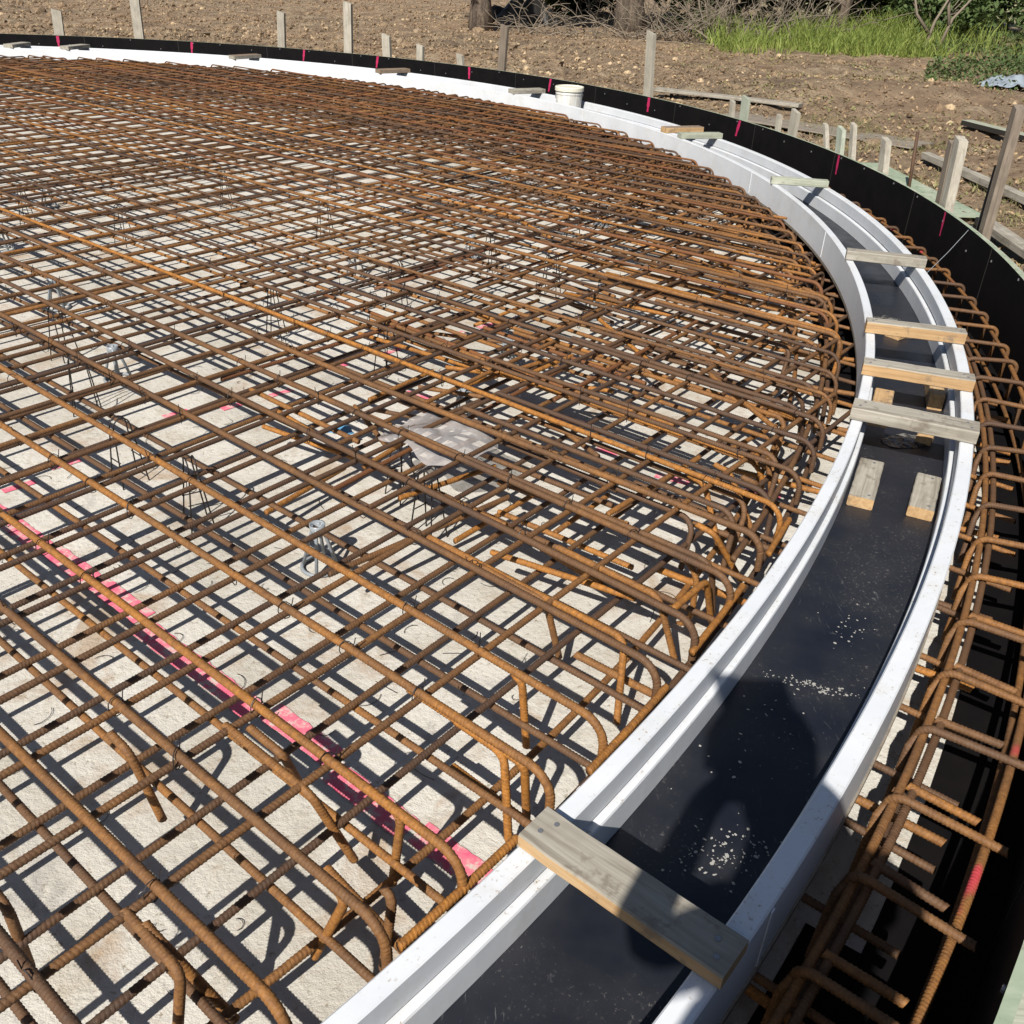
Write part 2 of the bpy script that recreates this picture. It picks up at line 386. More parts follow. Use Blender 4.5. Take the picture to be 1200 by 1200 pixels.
# pink set-out marks on the floor: part of the floor's own surface
def strip(mb, a, b, w_, z, n=14, jag=0.14):
    a = np.array(a); b = np.array(b); d = b - a; L = np.linalg.norm(d); d /= L; nn = arr(-d[1], d[0]); V = []; F = []
    for i in range(n + 1):
        p = a + d * L * i / n
        for s_ in (-1, 1):
            q = p + nn * s_ * w_ / 2 * (1 - jag * random.random()); V.append((q[0], q[1], z))
    for i in range(n): F.append((2 * i, 2 * i + 2, 2 * i + 3, 2 * i + 1))
    mb.add(V, F)
mb = MB(); z = FZ + 0.0025
for i in range(9):
    r0 = 4.7 + i * 0.25; a = -38.5 + random.uniform(-.15, .15)
    strip(mb, pol(r0, a)[:2], pol(r0 + 0.235, a)[:2], 0.068, z)
for r0, a in ((5.35, -22.2), (5.97, -21.6), (6.2, -23.2), (6.45, -24), (6.75, -23.5)):
    strip(mb, pol(r0, a)[:2], pol(r0 + 0.12, a)[:2], 0.04, z, 5)
for p in ((-1.54, 2.66), (-1.42, 2.86), (-1.31, 3.08), (-1.12, 3.17), (-.97, 3.31), (-.8, 3.6), (-.46, 3.98), (-.33, 4.05), (-.2, 4.18), (-1.62, 2.5), (-.05, 4.3), (-.6, 3.8)):
    strip(mb, p, (p[0] + .07, p[1] + .07), 0.035, z, 5)
tag(mb.build('floor_paint_marks', M['pinkc']), 'pink set-out lines sprayed on the pale floor', None, None, 'structure')

# ------------------------------------------------------------------ channel form (two white rings joined by a black base)
form = empty('channel_form', (CX, CY, -0.155)); 
tag(form, 'white sided circular channel form with a black base, crossed by timber spacers', 'formwork')
def fpart(name, mb, m, smooth=False):
    o = mb.build(name, m, None, smooth, loc=(CX, CY, -0.155)); o.parent = form; o.location = (0, 0, 0); return o
mb = MB(); ringmesh(mb, [(7.027, -0.147), (7.027, -0.003), (7.030, 0), (7.058, 0), (7.061, -0.003), (7.0605, -0.058), (7.056, -0.062), (7.056, -0.066), (7.072, -0.068), (7.074, -0.072), (7.074, -0.1385), (7.060, -0.147)])
o = fpart('inner_side', mb, M['white'])
mb = MB(); ringmesh(mb, [(7.345, -0.147), (7.328, -0.1385), (7.328, -0.072), (7.330, -0.068), (7.348, -0.066), (7.348, -0.062), (7.342, -0.058), (7.342, -0.003), (7.345, 0), (7.379, 0), (7.382, -0.003), (7.382, -0.147)])
o = fpart('outer_side', mb, M['white'])
mb = MB(); ringmesh(mb, [(7.062, -0.1472), (7.062, -0.140), (7.340, -0.140), (7.340, -0.1472)]); fpart('base_board', mb, M['film'])
mb = MB(); ringmesh(mb, [(7.0275, -0.162), (7.0275, -0.1475), (7.386, -0.1475), (7.386, -0.162)]); fpart('soffit_board', mb, M['ply'])
# joints in the side boards: thin butt straps
for i, a in enumerate((-38, -3.2, 9.5, 33, 62)):
    for r0, r1 in ((7.0245, 7.027), (7.3825, 7.385)):
        mb = MB(); ringmesh(mb, [(r0, -.14), (r0, -.006), (r1, -.006), (r1, -.14)], a - .04, a + .04, 2)
        fpart('joint_strip', mb, M['white'])
# ------------------------------------------------------------------ outer wall
wall = empty('formwork_wall', (CX, CY, FZ)); tag(wall, 'curved black plywood formwork wall round the slab with pink paint marks', 'formwork wall')
def wpart(name, mb, m):
    o = mb.build(name, m, None, False, loc=(CX, CY, FZ)); o.parent = wall; o.location = (0, 0, 0); return o
mb = MB(); ringmesh(mb, [(7.50, FZ + .004), (7.495, FZ + .006), (7.679, FZ + .02), (7.679, FZ + .004)]); wpart('membrane_shade_skirt', mb, M['wall'])
for a0_, a1_, r0_ in ((-48, -36, 7.392), (-16.5, 50, 6.93)):  # added black sheets standing in for shade in the trench and rim gap
    mb = MB(); ringmesh(mb, [(r0_ + .004, FZ + .004), (r0_, FZ + .006), (7.50, FZ + .010), (7.50, FZ + .004)], a0_, a1_, 90); wpart('membrane_shade_skirt', mb, M['wall'])
def wtop(a):  return 0.103 + 0.006 * math.sin(a * 0.21)
mb = MB(); ringmesh(mb, [(7.68, FZ - 0.1), (7.68, 0.103), (7.698, 0.103), (7.698, FZ - 0.1)], mi=[0, 1, 0, 0]); wpart('plywood_panel', mb, [M['wall'], M['plyedge']])
mb = MB(); ringmesh(mb, [(7.699, 0.02), (7.699, 0.085), (7.735, 0.085), (7.735, 0.02)], -45, 60, 160); wpart('top_rail', mb, M['woodg'])
for a in range(-44, 100, 3):
    mb = MB(); aa = a + random.uniform(-.3, .3); p = pol(7.676, aa, random.choice((0.085, 0.085, 0.0, .05)))
    d = pol(1, aa) - arr(CX, CY, 0); tube(mb, [p, p + d * .006], 0.006, 6); wpart('screw_head', mb, M['steel'])
for a in np.arange(-44, 100, 9.1):
    mb = MB(); ringmesh(mb, [(7.6785, FZ), (7.6785, .1025), (7.680, .1025), (7.680, FZ)], a, a + .045, 1); wpart('panel_joint', mb, M['blacksteel'])
marks = [(-6.068, 13.075, .059), (-4.336, 13.029, .0), (-2.822, 12.657, .025), (-1.846, 12.231, .025), (-.701, 11.496, .014), (.21, 10.666, .011), (1.123, 9.473, .026), (1.746, 8.231, .028), (2.157, 6.779, .025), (2.272, 5.146, .038)]
for x, y, zc in marks:
    a = math.degrees(math.atan2(y - CY, x - CX)); mb = MB(); w_ = random.uniform(.10, .16)
    n = 7; V = []; F = []
    lean = random.uniform(-.1, .25)
    for i in range(n + 1):
        zz = 0.098 - i * 0.125 / n; ww = w_ * (1 if i < n - 2 else 0.7) * random.uniform(.75, 1)
        for s_ in (-1, 1): V.append(pol(7.6775, a + s_ * ww + lean * i / n, zz))
    for i in range(n): F.append((2 * i, 2 * i + 1, 2 * i + 3, 2 * i + 2))
    mb.add(V, F); wpart('paint_mark', mb, M['pink'])

# ------------------------------------------------------------------ reinforcement
BR = 0.0085; RIB = 0.0010
ZA, ZB, ZB2, ZA2 = -0.062, -0.079, -0.176, -0.192
def ln(ang, off, r_):
    d = arr(math.cos(R(ang)), math.sin(R(ang))); n = arr(-math.sin(R(ang)), math.cos(R(ang)))
    b0 = n * off; t = (C2 - b0) @ d; q = np.linalg.norm(b0 + d * t - C2)
    if q > r_ - .15: return None
    h_ = math.sqrt(r_ * r_ - q * q); return b0 + d * (t - h_), b0 + d * (t + h_), d, n
def bend_path(p, d, z, br, leg, back=0.0):
    """from p heading d (unit xy), turn down through a quarter circle, drop a leg, optionally return"""
    out = []
    for i in range(9):
        a = math.pi / 2 * i / 8
        out.append((p[0] + d[0] * br * math.sin(a), p[1] + d[1] * br * math.sin(a), z - br * (1 - math.cos(a))))
    q = out[-1]; out.append((q[0], q[1], q[2] - leg))
    if back > 0:
        b0 = out[-1]
        for i in range(1, 9):
            a = math.pi / 2 * i / 8
            out.append((b0[0] - d[0] * br * (1 - math.cos(a)), b0[1] - d[1] * br * (1 - math.cos(a)), b0[2] - br * math.sin(a)))
        e = out[-1]; out.append((e[0] - d[0] * back, e[1] - d[1] * back, e[2]))
    return out
def bar(name, P, m, label, group, rad=0.0080, rib=RIB, cat='reinforcing bar', near=NEAR):
    mb = MB(); P = np.asarray(P, float); tube(mb, P, rad, 8, rib, near); loc = tuple(P[0])
    return tag(mb.build(name, m, None, True, loc=loc), label, cat, group)
ORD = ['first', 'second', 'third', 'fourth', 'fifth', 'sixth', 'seventh', 'eighth', 'ninth']
LA = 'long rusty bar of the upper layer, running from upper left to lower right'
LB = 'long rusty bar tied under the top bars, running from lower left to upper right'
LB2 = 'rusty bar of the lower mat close to the floor, running lower left to upper right'
LA2 = 'rusty bar of the lower mat beneath everything, running upper left to lower right'
offA = [-0.189, -0.383, -0.565, -0.742, -0.975, -1.161, -1.383, -1.568, -1.766]
angA = [142.2, 142.3, 142.1, 141.5, 141.7, 141.0, 140.6, 140.5, 141.3]
while offA[-1] > -7.75: offA.append(offA[-1] - 0.2 + random.uniform(-.022, .022)); angA.append(141.8 + random.uniform(-.6, .6))
def addA(off, ang, z, m, lab, grp, rend, hook=True, wob=0.004, rad=.0076):
    # keep the measured offset exact where the bar is close to the camera
    ref = arr(-math.sin(R(141.7)), math.cos(R(141.7))); piv = ref * off + arr(math.cos(R(141.7)), math.sin(R(141.7))) * -0.9 * 1.0
    piv = ref * off + arr(math.cos(R(141.7)), math.sin(R(141.7))) * (1.6)
    n = arr(-math.sin(R(ang)), math.cos(R(ang)))
    L = ln(ang, float(n @ piv), rend)
    if L is None: return
    p, q, d, n = L
    K = 9; P = []; bow = random.gauss(0, .012) if off < -1.9 else 0; ph = random.random() * 6
    for i in range(K + 1):
        t = i / K; x = p + (q - p) * t + n * bow * math.sin(t * 9 + ph)
        P.append((x[0], x[1], z + (random.uniform(-wob, wob) if 0 < i < K else 0)))
    if hook:
        P = P[1:-1]
        a = bend_path(p + d * .09, -d, z, 0.055, 0.045); b = bend_path(q - d * .09, d, z, 0.055, 0.045)
        P = a[::-1] + P + b
    bar('rebar', P, m, lab, grp, rad=rad)
for i, (o_, a_) in enumerate(zip(offA, angA)):
    addA(o_, a_, ZA, random.choice([M['rust'], M['rust'], M['rust2'], M['rust3']] if i < 17 else [M['rust'], M['rustr'], M['rustr'], M['rust3']]),
         (ORD[i] + ' thick long upper bar counted from the lower left corner of the picture') if i < 9 else LA, 'upper layer bars running left to right', 6.985 if i < 18 else 6.94,
         rad=.0088 if i < 9 else random.choice((.0068, .0072, .0078, .0092)))
offB = [0.98, 1.19, 1.394, 1.585, 1.817, 2.023]
while offB[-1] < 14.3: offB.append(offB[-1] + 0.204 + random.uniform(-.02, .02))
def addB(off, ang, z, m, lab, grp, rend, hook=True):
    ref = arr(-math.sin(R(52.2)), math.cos(R(52.2))); dd = arr(math.cos(R(52.2)), math.sin(R(52.2)))
    piv = ref * off + dd * 0.6; n = arr(-math.sin(R(ang)), math.cos(R(ang)))
    L = ln(ang, float(n @ piv), rend)
    if L is None: return
    p, q, d, n = L
    P = [(*(p + (q - p) * t), z + random.uniform(-.003, .003)) for t in np.linspace(0.01, .99, 9)]
    if hook: P = bend_path(p + d * .09, -d, z, 0.055, 0.035)[::-1] + P[1:-1] + bend_path(q - d * .09, d, z, 0.055, 0.035)
    bar('rebar', P, m, lab, grp, rad=.0076)
for o_ in offB:
    addB(o_, 52.2 + random.uniform(-.35, .35), ZB, random.choice([M['rust'], M['rust3'], M['rust3']] if o_ < 7 else [M['rust'], M['rustr'], M['rust3']]), LB, 'upper layer bars running bottom to top', 6.97)
offB2 = [0.93, 1.14, 1.345, 1.558, 1.777, 2.0, 2.226]
while offB2[-1] < 14.3: offB2.append(offB2[-1] + 0.21 + random.uniform(-.03, .03))
for o_ in offB2:
    addB(o_, 52.6 + random.uniform(-.5, .5), ZB2, M['rust3'], LB2, 'lower mat bars running bottom to top', 7.3, False)
offA2 = [-0.17, -0.36, -0.559, -0.73, -0.946, -1.15, -1.36]
while offA2[-1] > -7.7: offA2.append(offA2[-1] - 0.207 + random.uniform(-.03, .03))
for o_ in offA2:
    addA(o_, 142 + random.uniform(-.5, .5), ZA2, M['rust'], LA2, 'lower mat bars running left to right', 7.55, False)

for o_ in np.arange(-4.9, -7.8, -.2):   # laps that crowd the far edge of the mat
    L = ln(141.8, o_ + random.uniform(-.03, .03), 6.9)
    if L is None: continue
    p, q, d, n = L; e = p if p[0] < q[0] else q; dd = (q - p) if p[0] < q[0] else (p - q); ll = np.linalg.norm(dd); dd = dd / ll; a_ = random.uniform(0, .3) * ll; b_ = a_ + random.uniform(.45, .7) * ll
    bar('lap_bar', [(*(e + dd * a_), -.150), (*(e + dd * min(b_, ll)), -.146)], M[random.choice(('rustr', 'rust3', 'rust'))], 'rusty lap bar under the upper layer in the crowded far edge of the mat', 'lap bars at the far edge', rad=.0078)
# bars bent round the rim, inside the hooks
for r_, z_, a0, a1, m in ((6.968, -0.118, -60, -43, 'rust2'), (6.955, -.124, -40.9, -38.6, 'rust2'), (6.965, -.118, -36.9, -34.4, 'rust2'), (6.955, -.125, -33.2, -30.6, 'rust2'), (6.965, -.12, -29.2, -27.5, 'rust2'), (6.90, -0.106, -30, 60, 'rust3'), (6.93, -0.222, -75, 60, 'rust3'), (6.80, -0.222, -50, 30, 'rust'), (6.86, -0.106, 10, 130, 'rust')):
    P = [pol(r_, a, z_) for a in np.linspace(a0, a1, int((a1 - a0) * 1.5))]
    bar('rim_bar', P, M[m], {'rust': 'curved rusty bar following the rim of the mat inside the hooks', 'rust3': 'curved dark brown bar following the rim of the mat inside the hooks', 'rust2': 'short orange curved bar along the foreground rim, just inside the white form'}[m], 'curved rim bars')

for k, r_ in enumerate((6.78, 6.7, 6.62, 6.55, 6.48, 6.38, 6.3, 6.2, 6.1, 6.0, 5.9, 5.78, 5.66)):
    a0 = random.uniform(5, 25); P = [pol(r_, a, -.106 if k % 2 else -.155) for a in np.linspace(a0, 128, 110)]
    bar('rim_bar', P, M['rustr' if k % 2 else 'rust3'], 'curved rusty bar following the far rim, lapped in the crowded edge of the mat', 'curved bars crowding the far rim')
# hooked bars lapped onto the mat: measured ones in the foreground
LU = 'orange rusty hooked bar lapped onto the mat, bent down beside the white form'
GU = 'hooked bars in the foreground beside the white form'
dA = arr(math.cos(R(-38.3)), math.sin(R(-38.3))); dB = arr(math.cos(R(52.2)), math.sin(R(52.2)))
def ubar(p, d, z, L, leg, br=0.05, back=0.0, tilt=0.0, m='rust2', lab=None, grp=None):
    """p = xy where the bend starts; L = length of the straight tail behind it"""
    d = np.asarray(d, float)
    P = [(p[0] - d[0] * L, p[1] - d[1] * L, z - 0.004)] + bend_path(p, d, z, br, leg, back)
    P = np.array(P)
    if tilt:
        n = arr(-d[1], d[0]); k = np.maximum(0, (z - P[:, 2])) * tilt
        P[:, 0] += n[0] * k; P[:, 1] += n[1] * k
    bar('hooked_bar', P, M[m], lab or LU, grp or GU)
_o = arr(0, 0, H)
def place(px, z):      # the surveyed bend points are world coordinates; see table below
    return px
SURV = [  # bend (x, y) at the upper layer, foot (x, y) at the lower mat, length and direction of the tail
    ((-0.334, 1.126), (-0.267, 1.132), 0.25, 'A'),
    ((-0.403, 1.215), (-0.404, 1.302), 0.1, 'A'),
    ((-0.168, 1.089), (-0.189, 1.086), 0.45, 'A'),
    ((-0.162, 0.927), (-0.182, 0.919), 0.02, 'A'),
    ((-0.233, 0.921), (-0.301, 0.938), 0.05, 'A'),
    ((0.005, 1.243), (0.021, 1.192), 0.12, 'A'),
    ((0.044, 1.218), (0.055, 1.25), 0.3, 'A'),
    ((0.036, 1.45), (0.053, 1.441), 0.02, 'A'),
    ((0.261, 1.599), (0.255, 1.523), 0.6, 'A'),
    ((0.355, 1.764), (0.414, 1.743), 0.3, 'A'),
    ((0.48, 1.839), (0.529, 1.912), 0.16, 'B'),
    ((0.533, 2.06), (0.643, 2.104), 0.05, 'A'),
    ((0.551, 2.333), (0.608, 2.229), 0.05, 'A'),
    ((0.638, 2.408), (0.728, 2.335), 0.05, 'A'),
    ((0.699, 2.346), (0.81, 2.527), 0.04, 'A'),
    ((0.784, 2.571), (0.824, 2.529), 0.1, 'B'),
    ((-0.749, 0.879), (-0.764, 0.896), 0.1, 'A'),
    ((-0.451, 0.787), (-0.482, 0.78), 0.15, 'A'),
    ((-0.491, 0.829), (-0.405, 0.824), 0.05, 'A'),
    ((-0.688, 1.209), (-0.653, 1.207), 0.06, 'A'),
    ((0.088, 1.724), (0.13, 1.743), 0.2, 'A'),
]
for (x, y), (fx, fy), tail, dd in SURV:
    d = dA if dd == 'A' else dB; zb = -.082
    top = arr(x, y, zb); foot = arr(fx, fy, -.262); st = arr(x - d[0] * tail, y - d[1] * tail, zb + .004)
    v = foot - top; v /= np.linalg.norm(v); u_ = arr(d[0], d[1], 0)
    k1 = top - u_ * min(.03, tail * .8); k2 = top + v * .03
    P = [st] + [(1 - t) ** 2 * k1 + 2 * t * (1 - t) * top + t * t * k2 for t in np.linspace(0, 1, 7)] + [foot]
    bar('hooked_bar', P, M[random.choice(('rust2', 'rust2', 'rust'))], LU, GU, rad=.0082)
# regular hooks: on the A bars on the right-hand rim, on the B bars round the far rim
for i, o_ in enumerate(offA):
    if i < 8: continue
    if random.random() < .2: continue
    for rr_, zz in ((6.985 if i < 21 else 6.93, ZA + 0.0), (6.88, ZA - 0.045)):
        L = ln(141.8, o_ - 0.045 + random.uniform(-.03, .03), rr_ - random.uniform(0, .12))
        if L is None: continue
        p, q, d, n = L            # p is the end nearest the right-hand rim
        e = p if p[0] > q[0] else q
        dd = -d if p[0] > q[0] else d
        if i > 24 and zz < ZA - .01: continue
        ubar(e - dd * .08, dd, zz, random.uniform(.6, 1.2), random.uniform(.08, .15), random.uniform(.035, .075), random.choice((0.0, 0.0, .25, .4)), random.uniform(-.5, .5), random.choice(('rust', 'rust2', 'rust3')),
             'rusty bar with a rounded hook end at the right hand rim of the mat', 'hooked bars at the right hand rim')
for i, o_ in enumerate(offB):
    if i < 8 or i > 52: continue
    L = ln(52.2, o_ + 0.09 + random.uniform(-.03, .03), 6.93 - random.uniform(0, .05))
    if L is None: continue
    p, q, d, n = L; e, dd = (q, d) if q[1] > p[1] else (p, -d)
    ubar(e - dd * .08, dd, ZB, random.uniform(.9, 1.8), random.uniform(.06, .1), .06, 0.9, random.uniform(-.2, .2), random.choice(('rust', 'rust3')),
         'rusty bar with a rounded hook end at the far rim of the mat', 'hooked bars at the far rim')
# loose short offcuts and lap bars low in the mat on the right
for i in range(85):
    a = random.uniform(-33, 8); r_ = random.uniform(5.4, 6.75); p = pol(r_, a, 0)
    ang = R(random.choice((142, 142, 52, 120, 160)) + random.uniform(-9, 9)); L = random.uniform(.25, .7)
    z0 = random.choice((-.105, -.125, -.155, -.225)); z1 = z0 + random.uniform(-.03, .03)
    v = arr(math.cos(ang), math.sin(ang)) * L / 2
    bar('short_bar', [(p[0] - v[0], p[1] - v[1], z0), (p[0] + v[0], p[1] + v[1], z1)], M[random.choice(('rust', 'rust2', 'rust2'))],
        'short rusty lap bar laid low inside the right hand side of the mat', 'short lap bars inside the mat')

for i in range(70):
    a = random.uniform(-26, 42); r_ = random.uniform(4.6, 6.3); p = pol(r_, a, 0); k = random.random() < .5
    ang = R((141.8 if k else 52.2) + random.uniform(-4, 4)); v = arr(math.cos(ang), math.sin(ang)) * random.uniform(.35, .8); z0 = random.choice((-.100, -.122, -.150))
    if max(np.linalg.norm(p[:2] + v - C2), np.linalg.norm(p[:2] - v - C2)) > 6.95: continue
    bar('lap_bar', [(p[0] - v[0], p[1] - v[1], z0), (p[0] + v[0], p[1] + v[1], z0 + random.uniform(-.01, .01))], M[random.choice(('rust', 'rust3', 'rustr', 'rust2'))], 'rusty lap bar between the two layers in the crowded right half of the mat', 'lap bars between the layers', rad=.0076)
# ------------------------------------------------------------------ ring beam cage outside the channel form
for r_, z_, m in ((7.448, -0.124, 'rust'), (7.610, -0.124, 'rustp'), (7.470, -0.124, 'rust3'), (7.448, -0.262, 'rust3'), (7.61, -0.262, 'rust3')):
    P = [pol(r_, a, z_) for a in np.linspace(-39.5 if r_ > 7.6 and z_ > -.2 else -48, 42, 190)]
    bar('ring_beam_bar', P, M[m], {(7.448, -.124): 'inner top bar of the cage between white form and black wall', (7.61, -.124): 'outer top bar of the cage, dabbed with red paint',
        (7.47, -.124): 'dark bar lapped beside the inner top bar of the cage', (7.448, -.262): 'inner bottom bar of the cage near the floor', (7.61, -.262): 'outer bottom bar of the cage near the floor'}[(r_, z_)], 'long curved bars of the ring beam cage')
a = -42.8
angs = []
while a < 36:
    angs.append(a); a += 1.62 + random.uniform(-.1, .1)
for a in angs:
    P = []
    da = random.uniform(-.18, .18); zt = -0.102; r0, r1 = 7.438, 7.632; br = .03
    def q(r_, z_, k=0): return pol(r_, a + k, z_)
    P += [q(r0 - .01, -.275, -.5), q(r0 - .008, zt - br - .02, -.15)]
    for i in range(7):
        t = math.pi / 2 * i / 6; P.append(q(r0 + br * (1 - math.cos(t)), zt - br + br * math.sin(t), 0))
    if a < -29:
        P += [q(r1 + .012, zt, da)]
    else:
        for i in range(7):
            t = math.pi / 2 * i / 6; P.append(q(r1 - br + br * math.sin(t), zt - br + br * math.cos(t), da))
        P += [q(r1, -.275, da)]
    bar('stirrup', P, M['rust' if a < -25 else 'rust3'], 'foreground stirrup bent down at its inner end only, across the cage' if a < -29 else 'square stirrup bent down at both ends, across the cage beside the black wall', 'foreground stirrups of the cage' if a < -29 else 'further stirrups of the cage', rad=.0085)
    if a < -29:
        P = [q(r0 + .02, zt - .019, .45), q(r1 - .045, zt - .019, .45 + da)]
        bar('cage_tie_bar', P, M['rust'], 'short straight bar tied beside a stirrup of the foreground cage', 'tie bars beside the stirrups', rad=.0085)
# radial dowels passing beneath the channel form
for k, a in enumerate(np.arange(-41, 30, 3.4)):
    a += random.uniform(-.8, .8)
    bar('dowel_bar', [pol(6.7, a + .4, -.215), pol(7.52 + random.uniform(-.03, .06), a, -.205)], M['rust2' if k % 2 else 'rust'], 'radial dowel bar passing beneath the white channel form', 'dowel bars under the channel form', rad=.0092)

# ------------------------------------------------------------------ timber spacers across the form
def timber(name, p, q, w_, t, z0, label, cat, mats=('wood', 'wood'), nails=2, group=None, tilt=0):
    """a sawn board from p to q (xy), lying on z0; its two end grains and sides get the second material"""
    p = np.array(p[:2]); q = np.array(q[:2]); c = (p + q) / 2; L = np.linalg.norm(q - p); a = math.atan2(q[1] - p[1], q[0] - p[0])
    root = empty(name, (c[0], c[1], z0), a); tag(root, label, cat, group)
    mb = MB(); k = 12; e = 0.003; V = []; F = []; mi = []
    prof = [(-w_ / 2 + e, 0), (-w_ / 2, e), (-w_ / 2, t - e), (-w_ / 2 + e, t), (w_ / 2 - e, t), (w_ / 2, t - e), (w_ / 2, e), (w_ / 2 - e, 0)]
    for i in range(k + 1):
        x = -L / 2 + L * i / k; dy = random.uniform(-.0008, .0008); dz = random.uniform(-.0006, .0004) + tilt * i / k
        for y_, z_ in prof: V.append((x, y_ + dy, z_ + dz if z_ > 0 else z_ + tilt * i / k))
    for i in range(k):
        for j in range(8):
            j2 = (j + 1) % 8; F.append((i * 8 + j, i * 8 + j2, (i + 1) * 8 + j2, (i + 1) * 8 + j)); mi.append(1 if j in (0, 1, 5, 6) else 0)
    F.append(tuple(range(8))[::-1]); F.append(tuple(k * 8 + j for j in range(8))); mi += [1, 1]
    mb.add(V, F); mb.mi = mi
    o = mb.build('board', [M[mats[0]], M[mats[1]]], root)
    for s_ in ((-1, 1) if nails else ()):
        for j in range(nails):
            nb = MB(); x = s_ * (L / 2 - .022 - .012 * j); y_ = (j - .5) * w_ * .35 + random.uniform(-.006, .006)
            V = [(x + .0045 * math.cos(t_), y_ + .0045 * math.sin(t_), t + z_) for z_ in (-.001, .0018) for t_ in np.linspace(0, 2 * math.pi, 9)[:-1]]
            nb.add(V, [tuple(range(8, 16))] + [(i, (i + 1) % 8, 8 + (i + 1) % 8, 8 + i) for i in range(8)]); 
            if tilt == 0: nb.build('nail_head', M['steel'], root)
    return root
def rad_timber(a0, a1, r0, r1, *k, **kw): return timber('timber_spacer', pol(r0, a0), pol(r1, a1), *k, **kw)
rad_timber(-39.05, -39.02, 7.028, 7.386, .077, .029, .0012, 'weathered board nailed across the channel in the foreground, partly in shadow', 'timber spacer', mats=('wood', 'cut'))
rad_timber(-23.1, -23.1, 7.020, 7.386, .088, .040, .0012, 'grey weathered spacer across the channel just above the two loose blocks', 'timber spacer', mats=('wood', 'wood'))
rad_timber(-19.9, -19.85, 7.020, 7.378, .070, .042, .0012, 'spacer with a bright orange sawn side, second board up from the loose blocks', 'timber spacer', mats=('wood', 'cut'))
rad_timber(-16.2, -16.1, 7.022, 7.382, .062, .045, .0012, 'grey topped spacer with a pale sawn side, third board up from the loose blocks', 'timber spacer', mats=('wood', 'cut'))
rad_timber(-7.6, -7.95, 7.026, 7.386, .065, .045, .0012, 'pale grey spacer with a split end, fourth board up from the loose blocks', 'timber spacer', mats=('wood', 'wood'))
rad_timber(6.6, 5.9, 7.026, 7.372, .070, .040, .0012, 'pale grey green spacer casting a shadow square on the outer white side', 'timber spacer', mats=('woodg', 'woodg'))
rad_timber(20.1, 19.9, 7.03, 7.386, .080, .040, .0012, 'green grey spacer lying just in front of a browner board', 'timber spacer', mats=('woodg', 'woodg'))
rad_timber(22.3, 22.3, 7.03, 7.384, .090, .042, .0012, 'browner of the two spacers lying side by side across the channel', 'timber spacer', mats=('woodb', 'cut'))
rad_timber(42.2, 41.6, 7.03, 7.39, .12, .040, .0012, 'grey spacer just left of the white bucket', 'timber spacer', mats=('wood', 'wood'), nails=0)
rad_timber(58.5, 57.4, 7.03, 7.39, .12, .040, .0012, 'grey spacer below the short stakes at the top centre', 'timber spacer', mats=('woodb', 'woodb'), nails=0)
rad_timber(75.2, 74.0, 7.03, 7.39, .12, .040, .0012, 'grey spacer on the far rim between two pink wall marks', 'timber spacer', mats=('woodb', 'wood'), nails=0)
rad_timber(92.6, 91.6, 7.03, 7.39, .13, .040, .0012, 'pale spacer on the far rim below the leftmost whole stake', 'timber spacer', mats=('wood', 'wood'), nails=0)
rad_timber(98.0, 97.2, 7.03, 7.39, .12, .040, .0012, 'spacer cut off by the left edge of the picture', 'timber spacer', mats=('wood', 'wood'), nails=0)
# blocks in the channel
def block(a0, a1, r0, r1, w_, t, label, mats, z0=-.1395, nails=1, tilt=0): return timber('timber_block', pol(r0, a0), pol(r1, a1), w_, t, z0, label, 'timber block', mats, nails, None, tilt)
block(-25.8, -23.65, 7.122, 7.118, .072, .034, 'longer of two loose blocks on the black base, against the inner white side', ('wood', 'cut'))
block(-25.6, -23.8, 7.283, 7.287, .070, .034, 'shorter of two loose blocks on the black base, against the outer white side', ('wood', 'cut'))
block(-22.4, -20.4, 7.105, 7.108, .062, .035, 'pale knotty block at the inner side between the two nearest upper spacers', ('cut', 'cut'), z0=-.06)
block(-19.0, -16.9, 7.295, 7.295, .05, .06, 'orange block at the outer side beneath the grey topped spacer', ('cut', 'cut'))
block(-21.5, -21.0, 7.26, 7.27, .05, .03, 'small pale offcut on the black base beneath the orange sided spacer', ('cut', 'cut'), nails=0)
block(-13.2, -12.7, 7.18, 7.23, .07, .03, 'small pale offcut lying in mud on the base below the split ended spacer', ('wood', 'cut'), nails=0)
block(-1.2, .0, 7.11, 7.118, .055, .05, 'yellow sawn block wedged against the inner side on the far curve', ('cut', 'cut'), nails=0)
block(-18.9, -18.4, 7.10, 7.10, .05, .02, 'grey offcut at the inner side in the shade of a spacer', ('wood', 'wood'), nails=0)

# ------------------------------------------------------------------ bucket
def lathe(mb, prof, n=32, mi=0, cx=0, cy=0):
    V = []; F = []; k = len(prof)
    for i in range(n):
        a = 2 * math.pi * i / n
        for r_, z_ in prof: V.append((cx + r_ * math.cos(a), cy + r_ * math.sin(a), z_))
    for i in range(n):
        for j in range(k - 1): i2 = (i + 1) % n; F.append((i * k + j, i2 * k + j, i2 * k + j + 1, i * k + j + 1))
    mb.add(V, F, mi)
bk = empty('bucket', tuple(pol(7.198, 36.6, -.139))); bk.scale = (.86, .86, 1.32); tag(bk, 'white plastic bucket with a cream lid standing in the far channel', 'bucket')
mb = MB(); lathe(mb, [(0, 0), (.128, 0), (.134, .004), (.148, .16), (.153, .16), (.153, .17), (.15, .17), (.151, .19)]); mb.build('pail', M['bucket'], bk)
mb = MB(); lathe(mb, [(.151, .182), (.162, .182), (.163, .205), (.158, .21), (.148, .21), (.145, .204), (0, .204)]); mb.build('lid', M['lid'], bk)
